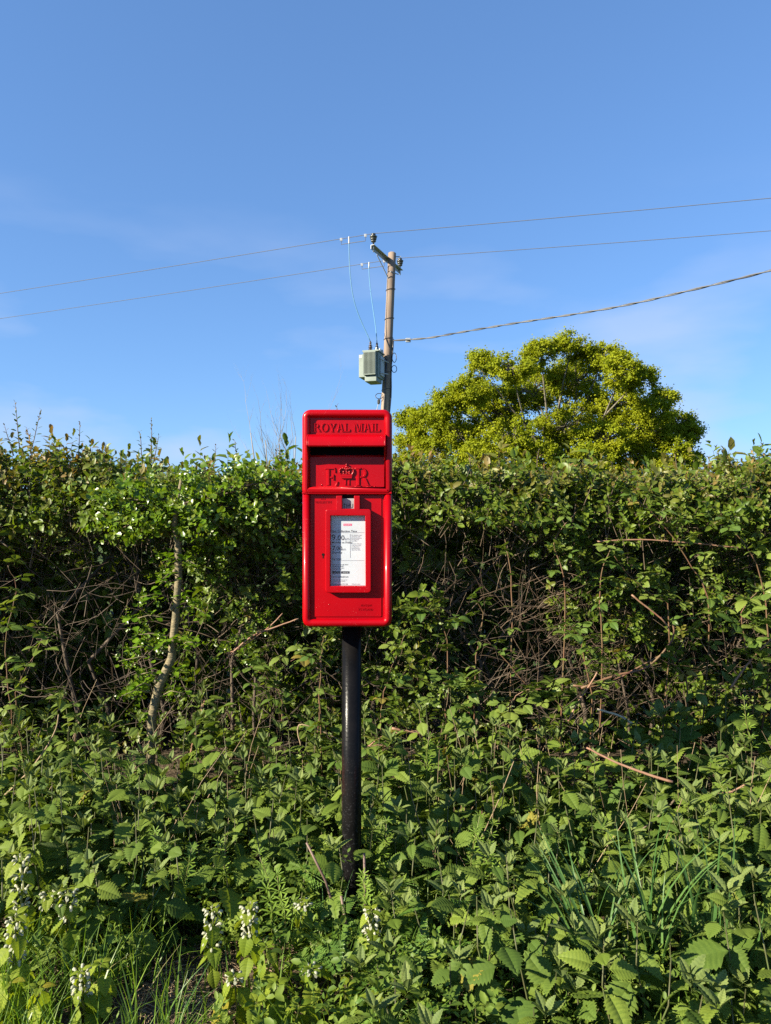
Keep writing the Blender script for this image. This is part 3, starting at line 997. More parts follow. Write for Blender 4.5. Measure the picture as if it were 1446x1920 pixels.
def build_pole():
    root = empty('power_pole', (pole_x(0), PY, 0))
    tag(root, 'weathered wooden electricity pole with a steel crossarm rising behind the post box', 'power pole')
    inv = Matrix.Translation((-pole_x(0), -PY, 0))
    def part(b, name, mat, **kw):
        o = b.build(name, mat, root, **kw); o.matrix_basis = inv; return o
    pts = []; rad = []
    for i in range(12):
        z = -0.5 + (POLE_TOP + 0.5) * i / 11
        pts.append((pole_x(z), PY, z)); rad.append(.125 - .03 * i / 11)
    pts.append((pole_x(POLE_TOP + .02), PY, POLE_TOP + .02)); rad.append(.07)
    part(MB().tube(pts, rad, 20), 'pole', M['pole_wood'], smooth=True)
    # crossarm: an angle iron bolted to the near side of the pole
    off = -ARM_N * 0 + Vector((0, 0, 0))
    def arm_box(w0, w1, z0, z1):
        a, b_ = ARM_A, ARM_B
        vs = []
        for zz in (z0, z1):
            for (p, w) in ((a, w0), (a, w1), (b_, w1), (b_, w0)):
                q = p + ARM_N * w; vs.append((q.x, q.y, ARM_Z + zz))
        return MB().add(vs, [(0, 1, 2, 3), (7, 6, 5, 4), (0, 4, 5, 1), (1, 5, 6, 2), (2, 6, 7, 3), (3, 7, 4, 0)])
    mid_off = .11
    part(arm_box(-.16 + mid_off - .055, -.16 + mid_off - .043 + .0, -.042, .048), 'crossarm', M['galv'])
    part(arm_box(-.16 + mid_off - .043, -.16 + mid_off + .035, .040, .050), 'crossarm_flange', M['galv'])
    ins = insulator_mesh()
    for p, t in ((ARM_A, .06), (ARM_B, -.10)):
        q = p + ARM_D * t + ARM_N * (-.06)
        o = place('insulator', ins, root, inv @ Matrix.Translation((q.x, q.y, ARM_Z + .06)) @ Matrix.Diagonal((.85, .85, .92, 1)))
        pin = MB().tube([(q.x, q.y, ARM_Z - .10), (q.x, q.y, ARM_Z + .13)], .016, 8)
        part(pin, 'insulator_pin', M['galv'], smooth=True)
    # stay bars under the arm
    for s in (-0.55,):
        a = (ARM_A + ARM_B) / 2 + ARM_D * s - ARM_N * .11
        part(MB().tube([(a.x, a.y, ARM_Z - .05), (pole_x(6.85) - .06, PY - .07, 6.85)], .012, 6), 'brace', M['galv'])
    part(MB().tube([(pole_x(7.0) - .02, PY - .12, 7.0), (pole_x(7.0) + .17, PY + .02, 6.98)], .012, 6), 'bolt', M['galv'])
    part(MB().tube([(pole_x(7.35) - .02, PY, 7.40), (pole_x(7.35) + .22, PY, 7.40)], .012, 6), 'bolt', M['galv'])
    # bands, cable down the pole and loose loops
    for z in (6.6, 5.42, 5.9, 4.6, 4.2):
        ring = [(pole_x(z) + .112 * math.cos(R(a)) * (1.02), PY + .112 * math.sin(R(a)), z + .02 * math.cos(R(a))) for a in range(0, 360, 24)]
        part(MB().tube(ring, .007, 5, closed=True), 'band', M['abc'])
    cab = [(pole_x(z) + .108 + .012 * math.sin(z * 5), PY - .05, z) for z in np.linspace(5.4, .1, 24)]
    part(MB().tube(cab, .017, 6), 'down_cable', M['abc'], smooth=True)
    cab = [(pole_x(z) - .03 + .006 * math.sin(z * 3), PY - .122, z) for z in np.linspace(4.9, .1, 18)]
    part(MB().tube(cab, .015, 6), 'down_cable', M['abc'], smooth=True)
    for (dx, z, rx, rz_) in ((.16, 4.95, .05, .12), (.17, 4.68, .06, .09), (-.16, 4.03, .09, .07)):
        loop = [(pole_x(z) + dx + rx * math.cos(R(a)), PY - .08 + .03 * math.sin(R(a)), z + rz_ * math.sin(R(a))) for a in range(0, 360, 20)]
        part(MB().tube(loop, .009, 5, closed=True), 'cable_loop', M['abc'], smooth=True)
    part(MB().tube([(pole_x(3.95) - .1, PY, 4.08), (pole_x(3.95) - .16, PY - .02, 3.92), (-1.25, PY - .6, 0.0)], .010, 5), 'stay_wire', M['galv'])
    part(MB().lathe([(.02, 0), (.035, .03), (.035, .09), (.02, .12)], 10, Matrix.Translation((pole_x(3.9) - .17, PY - .03, 3.84))), 'stay_insulator', M['porcelain'])
    return root


build_pole()


def build_transformer():
    c = P(698.5, 686, 16.72)
    yaw = R(-16)
    root = empty('transformer', (c.x, c.y, c.z - .40), yaw)
    tag(root, 'pale green finned transformer bolted to the left side of the wooden pole', 'transformer')
    T = MB().box(-.15, .19, -.14, .30, .10, .70).build('tank', M['tx'], root, bevel=.012)
    MB().box(-.13, .16, -.20, .26, 0, .14).build('sump', M['tx'], root, bevel=.015)
    MB().box(-.19, .21, -.19, .33, .70, .735).build('lid', M['tx'], root, bevel=.006)
    fin = MB().box(-.0055, .0055, -.27, -.139, .17, .67).mesh('radiator_fin', M['tx'])
    for i in range(10):
        place('radiator_fin', fin, root, Matrix.Translation((-.135 + i * .0305, 0, 0)))
    MB().box(-.145, .150, -.262, -.139, .665, .685).build('fin_header', M['tx'], root)
    MB().box(-.145, .150, -.262, -.139, .150, .172).build('fin_header', M['tx'], root)
    MB().box(-.142, .147, -.150, -.139, .17, .67).build('fin_gap_shade', M['tx_gap_shade'], root)  # sheet coloured dark to stand for the shade between the fins
    MB().box(-.30, -.149, -.12, .28, .12, .66).build('side_cooler', M['tx'], root, bevel=.012)
    MB().box(.191, .225, -.02, .24, .16, .62).build('hanger_plate', M['tx_grey'], root, bevel=.004)
    MB().tube([(.20, -.04, .55), (.33, .20, .50)], .014, 6).build('hanger_bar', M['galv'], root)
    MB().tube([(.20, -.04, .22), (.33, .20, .22)], .014, 6).build('hanger_bar', M['galv'], root)
    MB().box(-.285, -.225, -.1235, -.1195, .585, .635).build('number_plate', M['paper'], root)
    prof = [(.03, 0), (.03, .03), (.055, .04), (.03, .055), (.03, .07), (.058, .085), (.03, .10), (.03, .115), (.052, .13), (.026, .145), (.022, .19), (.03, .20), (.012, .24)]
    bush = MB().lathe(prof, 14).mesh('bushing', M['brown_glaze'], True)
    for x, y in ((-.04, -.03), (.075, .12)):
        place('bushing', bush, root, Matrix.Translation((x, y, .735)))
    sm = MB().lathe([(.02, 0), (.032, .02), (.018, .04), (.03, .05), (.012, .08)], 10).mesh('small_bushing', M['tx_grey'], True)
    for x, y in ((.13, -.1), (.17, .05), (.18, .2)):
        place('small_bushing', sm, root, Matrix.Translation((x, y, .735)))
    bpy.context.view_layer.update()
    mw = root.matrix_world
    return [mw @ Vector((-.04, -.03, .735 + .235)), mw @ Vector((.075, .12, .735 + .235))]


BUSH = build_transformer()


def sag(a, b, s, n=40):
    a, b = Vector(a), Vector(b)
    return [a.lerp(b, i / n) + Vector((0, 0, -4 * s * (i / n) * (1 - i / n))) for i in range(n + 1)]


def wire(name, pts, r, mat, label, cat, sides=6, group=None):
    o = MB().tube(pts, r, sides).build(name, mat, None, smooth=True)
    tag(o, label, cat, group)
    return o


W1 = ARM_A + ARM_D * .06 - ARM_N * .06 + Vector((0, 0, .325))
W2 = ARM_B - ARM_D * .10 - ARM_N * .06 + Vector((0, 0, .325))
LD = Vector((-.926, .375, 0)); RD = Vector((1, -.25, 0)).normalized()
def span(W, r, lz, rz):
    left = sag(W + LD * 34 + Vector((0, 0, lz)), W, .10)
    right = sag(W, W + RD * 34 + Vector((0, 0, rz)), .20)
    return left + right[1:]
wire('power_line', span(W1, 0, .25, .30), .0070, M['wire'], 'thin upper power line passing over the nearer insulator at the pole top', 'power line', group='bare lines on the pole crossarm')
wire('power_line', span(W2, 0, 0.0, .1), .0070, M['wire'], 'thin lower power line passing over the insulator right of the pole', 'power line', group='bare lines on the pole crossarm')


def on_left(W, t):
    p = W + LD * t
    s = t / 34.0
    return p + Vector((0, 0, -4 * .10 * s * (1 - s) + (.25 if W is W1 else 0.0) * s))


def bez(p0, p1, p2, p3, n=24):
    out = []
    for i in range(n + 1):
        t = i / n
        out.append(p0 * (1 - t) ** 3 + p1 * 3 * t * (1 - t) ** 2 + p2 * 3 * t * t * (1 - t) + p3 * t ** 3)
    return out


j0 = on_left(W1, .62); j1 = on_left(W2, .85)
a = bez(j0, j0 + Vector((0.0, 0, -1.5)), BUSH[0] + Vector((-.34, 0, .75)), BUSH[0])
wire('jumper_cable', a, .0095, M['blue'], 'longer pale blue cable hanging from the upper line down to the transformer', 'cable', 8, 'blue transformer leads')
a = bez(j1, j1 + Vector((-.02, 0, -.7)), BUSH[1] + Vector((-.02, 0, .55)), BUSH[1])
wire('jumper_cable', a, .0095, M['blue'], 'shorter pale blue cable beside the pole running down to the transformer', 'cable', 8, 'blue transformer leads')
for W, t0, lab in ((W1, .62, 'upper'), (W2, .85, 'lower')):
    r_ = empty('line_clamp', on_left(W, t0))
    tag(r_, 'small grey wire clamp bracket on the %s power line left of the pole' % lab, 'clamp', 'line clamps')
    pts = [on_left(W, t0 + d) - on_left(W, t0) for d in (-.42, .2)]
    for q in pts:
        MB().box(q.x - .03, q.x + .03, q.y - .012, q.y + .012, q.z - .05, q.z + .02).build('clamp_jaw', M['galv'], r_, bevel=.004)
    MB().tube([pts[0] + Vector((0, 0, -.05)), pts[0] + Vector((0, 0, -.14)), pts[1] + Vector((0, 0, -.13)), pts[1] + Vector((0, 0, -.05))], .008, 6).build('bail_wire', M['wire'], r_)
    MB().tube([(0, 0, .02), (0, 0, -.14)], .018, 8).build('lead_joint', M['galv'], r_)
    q = pts[0]

# twisted service cable to the right, falling towards a house out of frame
def service_pts():
    key = [(737, 638.5, 17.0), (800, 634, 16.6), (870, 622, 15.9), (960, 607, 15.1), (1146, 577.5, 13.75), (1296, 544, 12.75), (1446, 507, 12.0)]
    pts = [P(*k) for k in key]
    d = (pts[-1] - pts[-2]).normalized()
    pts += [pts[-1] + d * t + Vector((0, 0, .012 * t * t)) for t in (2, 4, 7, 10)]
    xs = np.array([list(q) for q in catmull(pts, 14)])
    return xs, np.concatenate([[0], np.cumsum(np.linalg.norm(np.diff(xs, axis=0), axis=1))])
sp_, ss_ = service_pts()
srv = empty('service_cable', tuple(sp_[0]))
tag(srv, 'thick dark twisted cable running from the middle of the pole up to the right', 'cable')
for k in range(2):
    ph = ss_ * 7.5 + k * math.pi
    pts = [(q[0] - sp_[0][0] + .011 * math.cos(a_) * .3, q[1] - sp_[0][1] + .011 * math.cos(a_) * .9, q[2] - sp_[0][2] + .011 * math.sin(a_)) for q, a_ in zip(sp_, ph)]
    MB().tube(pts, .0125, 6).build('cable_strand', M['abc'] if k else M['wire'], srv, smooth=True)
MB().box(.30, .42, -.14, -.10, -.07, .03).build('cable_clamp', M['galv'], srv, bevel=.01)

# ------------------------------------------------------------------ the oak behind the hedge
def build_oak():
    Y0 = 40.0
    rg = np.random.default_rng(21)
    base = P(1040, 960, Y0); base.z = 0
    root = empty('oak_tree', base)
    tag(root, 'broad spring oak with yellow-green leaves standing behind the right of the hedge', 'tree')
    mpp = Y0 / FPX
    lobes = [(1075, 650, 34), (1015, 665, 36), (1130, 670, 36), (960, 690, 40), (900, 690, 34), (1080, 715, 55), (1165, 700, 40), (1000, 735, 55),
             (880, 745, 42), (930, 770, 50), (1150, 760, 52), (1195, 715, 34), (840, 760, 32), (1245, 750, 26), (1225, 780, 36), (805, 795, 36),
             (770, 790, 28), (860, 815, 48), (960, 830, 55), (1060, 800, 55), (1140, 825, 50), (1215, 815, 46), (1270, 800, 34), (1290, 815, 22),
             (775, 835, 32), (810, 850, 38), (765, 870, 26), (900, 865, 46), (1010, 870, 50), (1100, 875, 46), (1190, 865, 46), (1265, 845, 36), (1290, 860, 22),
             (1240, 890, 34), (1150, 905, 40), (850, 900, 40), (960, 915, 45), (1060, 920, 45), (790, 905, 32), (1285, 885, 16)]
    C = []; RD_ = []
    for (x, y, r) in lobes:
        edge = min(1.0, abs(x - 1035) / 290.0)
        dep = (1 - edge ** 2) ** .5 * 6.0
        for k in range(2 if dep > 3 and r > 40 else 1):
            yy = Y0 + (rg.uniform(-dep, 0) if k == 0 else rg.uniform(0, dep))
            p = P(x, y, Y0)
            p = Vector((p.x * yy / Y0, yy, CAM_Z + (p.z - CAM_Z) * yy / Y0))
            C.append(p); RD_.append(r * mpp * yy / Y0)
    # sub-clumps on every lobe
    sub = []; subr = []; own = []
    for i, (c, r) in enumerate(zip(C, RD_)):
        n = int(14 + 19 * r)
        for k in range(n):
            d = rg.normal(size=3); d /= np.linalg.norm(d)
            d[2] = d[2] * .85 + .12
            rad = r * (0.45 + 0.52 * rg.random() ** .5)
            sub.append(np.array(c) + d * rad * np.array([1, 1, .92])); subr.append(rg.uniform(.26, .50) * (0.75 + .25 * r)); own.append(i)
    sub = np.array(sub); subr = np.array(subr); own = np.array(own)
    # leaves: small bent diamonds round every sub-clump
    per = 185
    n = len(sub)
    # each clump is a spray: leaves strung along twelve short twigs that fan out from its centre
    nt_ = 12
    tw = rg.normal(size=(n, nt_, 3)); tw[:, :, 2] = tw[:, :, 2] * .75 + .18
    tw /= np.linalg.norm(tw, axis=2, keepdims=True)
    reach = subr[:, None] * rg.uniform(.65, 1.35, (n, nt_))
    wh = rg.integers(0, nt_, (n, per)); ii = np.arange(n)[:, None]
    d = tw[ii, wh]
    along = rg.random((n, per, 1)) ** .75
    pos = sub[:, None, :] + d * reach[ii, wh][:, :, None] * along + rg.normal(size=(n, per, 3)) * (.04 + .06 * along) * np.array([1, 1, .8])
    pos = pos.reshape(-1, 3)
    nrm = (d.reshape(-1, 3) * .5 + np.array([-.25, -.1, .45]) + rg.normal(size=(n * per, 3)) * .6)
    Rm = rot_from(nrm, rg.uniform(0, 6.28, n * per))
    sz = rg.uniform(.055, .105, n * per)
    q = np.array([(-.5, 0, 0), (0, -.72, -.12), (.5, 0, 0), (0, .72, -.12)])
    V = np.einsum('kij,mj->kmi', Rm * sz[:, None, None], q) + pos[:, None, :]
    b_ = np.array(base)
    V = V.reshape(-1, 3) - b_
    idx = np.arange(n * per)[:, None] * 4
    F = np.concatenate([idx + np.array([[0, 1, 2]]), idx + np.array([[0, 2, 3]])])
    clump = np.repeat(rg.uniform(0, .6, n), per) + rg.uniform(0, .4, n * per)
    rn = np.repeat(clump, 4)
    o = link('crown', mesh_np('crown', V, F, M['oak_leaf'], smooth=False, attrs={'rnd': rn}), root)
    tag(o, kind='stuff')
    # trunk and limbs
    fork = Vector((0.2, 0, 2.6))
    MB().tube([(0, 0, -.3), (.05, 0, .4), (.1, 0, 1.4), fork, (.25, .1, 4.2), (.4, .2, 6.2)], [.62, .5, .42, .38, .26, .12], 12).build('trunk', M['bark'], root, smooth=True)
    for i, (c, r) in enumerate(zip(C, RD_)):
        e = c - base
        st = Vector((fork.x, fork.y, rg.uniform(1.8, 4.2)))
        midp = st.lerp(e, .5) + Vector((rg.uniform(-.12, .12), rg.uniform(-.12, .12), .12 * rg.uniform(-.6, .9))) * (e - st).length
        pts = bez(st, st.lerp(midp, .6), midp, e, 8)
        MB().tube(pts, [.10 * (1 - t / 9.2) + .012 for t in range(9)], 6).build('limb', M['bark'], root, smooth=True)
    A = np.array([list(C[i]) for i in own]) - b_; B = sub - b_
    Vt, Ft = tubes_np(A, B, np.full(n, .035), np.full(n, .012), rg.uniform(-.12, .12, n), rg, 3, 3)
    tag(link('branches', mesh_np('branches', Vt, Ft, M['bark']), root), kind='stuff')


build_oak()


# ------------------------------------------------------------------ bare shrub behind the hedge
def build_bare(px, py_top, Y, spread, seed, label, name='bare_tree'):
    rg = random.Random(seed)
    p0 = P(px, 960, Y); p0.z = 0
    root = empty(name, p0)
    tag(root, label, 'tree', 'bare trees behind the hedge')
    top = P(px, py_top, Y).z
    tw = MB()
    def grow(p, d, ln, r, lev):
        pts = [p]; q = p.copy(); dd = d.copy()
        for i in range(5):
            dd = (dd + Vector((rg.uniform(-.10, .10), rg.uniform(-.10, .10), .05))).normalized()
            q = q + dd * ln / 5; pts.append(q.copy())
        rad = [r * (1 - .75 * i / 5) for i in range(6)]
        if lev == 0:
            MB().tube(pts, rad, 6).build('stem', M['grey_twig'], root, smooth=True)
        else:
            tw.tube(pts, rad, 4, caps=False)
        if lev < 3:
            for k in range((6, 6, 4)[lev]):
                i = rg.randint(1, 5)
                side = Vector((rg.uniform(-1, 1), rg.uniform(-1, 1), rg.uniform(.2, .9))).normalized()
                nd = (dd * .8 + side * .62).normalized()
                grow(pts[i], nd, ln * rg.uniform(.25, .45), rad[i] * .62, lev + 1)
    for k in range(spread):
        lean = rg.uniform(-.20, .20)
        grow(Vector((rg.uniform(-.15, .15), rg.uniform(-.15, .15), 0)), Vector((lean, rg.uniform(-.1, .1), 1)).normalized(), top * rg.uniform(.78, 1.0), .024, 0)
    tag(tw.build('twigs', M['grey_twig'], root), kind='stuff')


build_bare(520, 778, 9.0, 4, 3, 'bare grey tree with fine twigs showing over the hedge left of the post box')
build_bare(563, 768, 9.6, 3, 8, 'bare forked grey tree touching the upper left corner of the post box')

# ------------------------------------------------------------------ the hedge
HX0, HX1 = -4.2, 4.4
def hedge_top(x): return 1.41 + .05 * (vnoise(x * 1.7 + 9, 3.3, 1.2) - .5) + .07 * (vnoise(x * 5.5 + 2, 7.3, 3.2) - .5) + .075 * np.exp(-((x + 1.65) / .40) ** 2) + .03 * np.exp(-((x - .62) / .5) ** 2) \
    + .05 * np.exp(-((x - 1.75) / .3) ** 2) - .035 * np.exp(-((x - 1.36) / .16) ** 2)
def hedge_front(x, z):
    prof = np.interp(z, [0.0, .35, .75, 1.05, 1.2, 1.35, 1.5], [3.20, 3.26, 3.24, 3.10, 3.02, 3.06, 3.22])
    return prof + .22 * (vnoise(x * 2.1, z * 2.3, 4.4) - .5) + .10 * (vnoise(x * 6.3 + 3, z * 6, 8.1) - .5)
HB = 4.15


# light and open places on the face, as photo pixels at 3.1 m: x, y, radius x, radius y, strength
FACE = [(150, 1180, 150, 130, -.75), (60, 1060, 80, 70, -.3), (250, 1080, 90, 70, -.45), (420, 1320, 110, 60, -.35), (120, 1350, 120, 60, -.5),
        (820, 1040, 110, 70, -.65), (930, 1100, 90, 110, -.65), (980, 1240, 100, 90, -.45), (1170, 1330, 130, 60, -.6), (1330, 1090, 60, 60, -.3),
        (540, 1330, 60, 70, -.3), (480, 1010, 110, 70, .1), (500, 1180, 80, 100, .12), (600, 1080, 80, 120, .15), (880, 960, 60, 90, .15),
        (1100, 1060, 70, 90, .2), (1230, 1010, 130, 100, .25), (1400, 1000, 90, 100, .2), (790, 1230, 60, 110, .1), (30, 1290, 70, 70, .0)]


def face_density(x, z):
    px = 723 + x / 3.1 * FPX; py = 960 - (z - CAM_Z) / 3.1 * FPX
    d = np.interp(z, [.2, .55, .95, 1.12, 1.22], [.26, .36, .47, .76, 1.0])
    for (cx, cy, rx, ry, s) in FACE:
        d = d + (s * 1.6 if s < 0 else s) * np.exp(-((px - cx) / rx) ** 2 - ((py - cy) / ry) ** 2)
    n = vnoise(x * 7.5, z * 7.5, 2.2)
    return np.where(z > 1.18, np.clip(d, .5, 1), d * np.clip((n - .26) * 2.6, .12, 1.5))


def build_hedge():
    rg = np.random.default_rng(33)
    root = empty('hedge', (0, 3.6, 0))
    tag(root, 'long clipped mixed hedge with reddish young tips running right across the picture', 'hedge')
    OFF = np.array([0, 3.6, 0])
    pos, dr, sc, tp = [], [], [], []
    # crown of the hedge
    n = 4200
    x = rg.uniform(HX0, HX1, n); y = 3.05 + (HB - 3.1) * rg.random(n) ** 1.5
    z = hedge_top(x) - .05 + .06 * (vnoise(x * 5, y * 5, 1.1) - .5) - .09 * rg.random(n) ** 2
    z -= .20 * np.clip((3.13 - y) / .08, 0, 1) * rg.random(n)
    pos.append(np.stack([x, y, z], 1)); dr.append(np.stack([rg.normal(0, .28, n), rg.normal(-.1, .28, n), rg.uniform(.8, 1.3, n)], 1))
    sc.append(np.where(rg.random(n) < .07, rg.uniform(1.25, 1.75, n), rg.uniform(.5, 1.15, n))); tp.append(np.clip(rg.uniform(-.35, .95, n), 0, 1))
    # front face
    n = 25000
    x = rg.uniform(HX0, HX1, n); z = rg.uniform(.12, 1.45, n)
    keep = rg.random(n) < face_density(x, z) * .9
    x, z = x[keep], z[keep]; n = len(x)
    dep = rg.random(n) ** 1.8 * .26
    y = hedge_front(x, z) + dep
    keep = z < hedge_top(x) - .02
    x, y, z = x[keep], y[keep], z[keep]; n = len(x)
    pos.append(np.stack([x, y, z], 1)); dr.append(np.stack([rg.normal(0, .5, n), rg.normal(-.75, .35, n), rg.uniform(-.15, 1.0, n)], 1))
    sc.append(rg.uniform(.55, 1.05, n)); tp.append(np.clip(rg.normal(.0, .25, n) + .35 * (z > 1.3), 0, .9))
    # inside and back
    n = 9000
    x = rg.uniform(HX0, HX1, n); z = rg.uniform(.02, 1.36, n); y = 3.55 + (HB - 3.45) * rg.random(n) ** .8
    pos.append(np.stack([x, y, z], 1)); dr.append(np.stack([rg.normal(0, .6, n), rg.normal(.3, .6, n), rg.uniform(-.2, 1.0, n)], 1))
    sc.append(rg.uniform(1.3, 2.1, n)); tp.append(np.zeros(n))
    pos = np.concatenate(pos); dr = np.concatenate(dr); sc = np.concatenate(sc); tp = np.concatenate(tp)
    var = [shoot_variant(n=k, length=l, leaf=lf, seed=i) for i, (k, l, lf) in enumerate(((8, .12, .040), (7, .10, .045), (9, .14, .036), (6, .08, .052), (8, .11, .034), (10, .16, .040)))]
    V, F, rn, tpv = scatter(var, pos, dr, sc, tp, rg)
    tag(link('foliage', mesh_np('foliage', V - OFF, F, M['hedge_leaf'], smooth=True, attrs={'rnd': rn, 'tip': tpv}), root), kind='stuff')
    # the twig each shoot grows on
    d = dr / np.linalg.norm(dr, axis=1, keepdims=True)
    A = pos - d * (.05 + .06 * rg.random((len(pos), 1))); B = pos + d * (.11 * sc)[:, None]
    Vt, Ft = tubes_np(A - OFF, B - OFF, np.full(len(pos), .0020), np.full(len(pos), .0009), rg.uniform(-.1, .1, len(pos)), rg, 3, 2)
    tag(link('leaf_twigs', mesh_np('leaf_twigs', Vt, Ft, M['twig']), root), kind='stuff')
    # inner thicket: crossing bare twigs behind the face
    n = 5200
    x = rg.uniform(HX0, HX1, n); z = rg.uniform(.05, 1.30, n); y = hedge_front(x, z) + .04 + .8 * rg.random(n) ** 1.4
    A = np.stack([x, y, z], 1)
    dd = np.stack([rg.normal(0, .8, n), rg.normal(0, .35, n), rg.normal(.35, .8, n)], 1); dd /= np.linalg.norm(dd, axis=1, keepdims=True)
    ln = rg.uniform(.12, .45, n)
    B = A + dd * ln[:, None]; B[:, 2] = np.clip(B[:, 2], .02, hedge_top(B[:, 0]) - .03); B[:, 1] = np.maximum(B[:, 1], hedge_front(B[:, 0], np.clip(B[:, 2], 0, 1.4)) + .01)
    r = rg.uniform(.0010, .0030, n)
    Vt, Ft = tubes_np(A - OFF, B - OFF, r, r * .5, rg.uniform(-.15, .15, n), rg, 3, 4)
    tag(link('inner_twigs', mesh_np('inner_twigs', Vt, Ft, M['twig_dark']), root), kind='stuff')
    # a tangle of fine dry twigs, thickest right of the post box
    n = 430
    x = np.where(rg.random(n) < .62, rg.normal(.85, .50, n), rg.uniform(-1.9, 2.0, n)); z = rg.uniform(.38, 1.05, n)
    y = hedge_front(x, z) + rg.uniform(-.02, .24, n)
    A = np.stack([x, y, z], 1)
    dd = np.stack([rg.normal(.2, .9, n), rg.normal(-.05, .22, n), rg.normal(.1, .7, n)], 1); dd /= np.linalg.norm(dd, axis=1, keepdims=True)
    ln = rg.uniform(.06, .30, n); B = A + dd * ln[:, None]; B[:, 2] = np.maximum(B[:, 2], .05)
    r = rg.uniform(.0007, .0018, n)
    Vt, Ft = tubes_np(A - OFF, B - OFF, r, r * .45, rg.uniform(-.10, .10, n), rg, 3, 5)
    C_ = A + (B - A) * rg.uniform(.3, .8, (n, 1)); D_ = C_ + dd * (ln * .35)[:, None] + rg.normal(0, .025, (n, 3))      # side spurs
    V2, F2 = tubes_np(C_ - OFF, D_ - OFF, r * .7, r * .3, rg.uniform(-.1, .1, n), rg, 3, 3)
    tag(link('dry_twigs', mesh_np('dry_twigs', np.concatenate([Vt, V2]), np.concatenate([Ft, F2 + len(Vt)]), M['dry_twig']), root), kind='stuff')
    # branches and stems that can be picked out one by one
    for i in range(46):                           # upright stems
        xx = HX0 + (HX1 - HX0) * (i + rg.uniform(-.3, .3)) / 45
        yb = 3.52 + rg.uniform(-.12, .3)
        pts = [Vector((xx + rg.uniform(-.05, .05) * k, yb - 3.6 + rg.uniform(-.04, .04) * k, .26 * k)) for k in range(5)]
        r0 = rg.uniform(.008, .017)
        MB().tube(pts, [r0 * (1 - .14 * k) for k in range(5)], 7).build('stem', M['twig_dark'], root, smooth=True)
    for i in range(90):                           # longer bare branches, near the face
        xx = rg.uniform(-2.1, 2.2); zz = rg.uniform(.30, 1.12); f = float(hedge_front(xx, zz))
        a = Vector((xx, f + rg.uniform(-.02, .12) - 3.6, zz))
        ang = rg.uniform(0, math.pi); ln = rg.uniform(.12, .40)
        b = a + Vector((math.cos(ang) * ln, rg.uniform(-.08, .10), math.sin(ang) * ln * .9))
        m1 = a.lerp(b, .35) + Vector((rg.uniform(-.03, .03), 0, rg.uniform(-.03, .03))); m2 = a.lerp(b, .7) + Vector((rg.uniform(-.03, .03), 0, rg.uniform(-.03, .03)))
        r0 = rg.uniform(.0014, .0032)
        cv = catmull([a, m1, m2, b], 4)
        t_ = MB().tube(cv, [r0 * (1 - .6 * k / (len(cv) - 1)) for k in range(len(cv))], 5)
        for k in range(3):
            q = a.lerp(b, rg.uniform(.2, .9)); e = q + Vector((rg.uniform(-.06, .06), rg.uniform(-.03, .02), rg.uniform(-.02, .07)))
            t_.tube([q, e], [r0 * .6, r0 * .25], 4)
        t_.build('branch', M['twig'], root, smooth=True)
    # tall shoots standing above the clipped top, each with its leaves
    big = serrate(1.0, .52, 5, pleat=.015, droop=.12, tooth=.04, pet=.14, power=.8, fold=.35).mesh('leaf', M['hedge_leaf_o'], True)
    young = serrate(1.0, .42, 4, pleat=.015, droop=.2, tooth=.04, pet=.1, power=.8, fold=.5).mesh('leaf', M['young_leaf_o'], True)
    stem_m = MB().tube([(0, 0, 0), (.012, 0, .35), (-.006, .01, .7), (.008, 0, 1.0)], [.016, .013, .010, .005], 5).mesh('shoot', M['twig'], True)
    tall = [(28, 752, .16, -.1), (78, 765, .15, .25), (50, 800, .10, -.2), (8, 795, .08, -.3), (150, 792, .11, .05), (200, 835, .07, .2), (262, 808, .09, -.1), (284, 785, .15, .0),
            (298, 815, .08, .2), (405, 835, .06, .1), (440, 825, .08, -.15), (520, 838, .06, .1), (600, 800, .10, 0.0), (1010, 843, .06, .1), (880, 850, .06, -.1), (1265, 850, .11, -.15), (1330, 855, .11, .05),
            (1412, 858, .10, .05), (1380, 868, .08, -.1), (1300, 862, .09, -.25), (632, 757, .18, 0.05)]
    for i, (px, py, hl, ln) in enumerate(tall):
        Y = 3.12 + .25 * rg.random()
        tip = P(px, py, Y)
        hl = hl + .06
        M0 = Matrix.Translation((tip.x - ln * hl, tip.y - 3.6, tip.z - hl)) @ Matrix.Rotation(math.atan(ln), 4, 'Y') @ Matrix.Rotation(rg.uniform(0, 6.28), 4, 'Z') @ Matrix.Diagonal((.16, .16, hl, 1))
        st = place('shoot', stem_m, root, M0)
        # leaves hang on an unscaled frame: undo the shoot's stretch
        un = Matrix.Diagonal((1 / .16, 1 / .16, 1 / hl, 1))
        nl = int(6 + hl * 45)
        for k in range(nl):
            f = .12 + .86 * k / (nl - 1)
            s = .032 * (1.15 - .75 * f) * rg.uniform(.8, 1.2)
            yo = f > .72
            pitch = R(rg.uniform(10, 45)) if not yo else R(rg.uniform(35, 80))
            place('leaf', young if yo else big, st, un @ mat_dir((0, 0, f * hl), k * 2.4 + rg.uniform(-.4, .4), pitch, rg.uniform(-.5, .5), s))
    # larger single leaves on the sunny face
    cnt = 0
    while cnt < 78:
        xx = rg.uniform(-1.75, 1.85); zz = rg.uniform(.55, 1.36)
        if rg.random() > float(face_density(np.array(xx), np.array(zz))): continue
        f = float(hedge_front(xx, zz)) - rg.uniform(.0, .05)
        place('leaf', big, root, mat_dir((xx, f - 3.6, zz), math.pi + rg.uniform(-1.2, 1.2), R(rg.uniform(-50, 25)), rg.uniform(-.7, .7), rg.uniform(.035, .055)))
        cnt += 1


build_hedge()


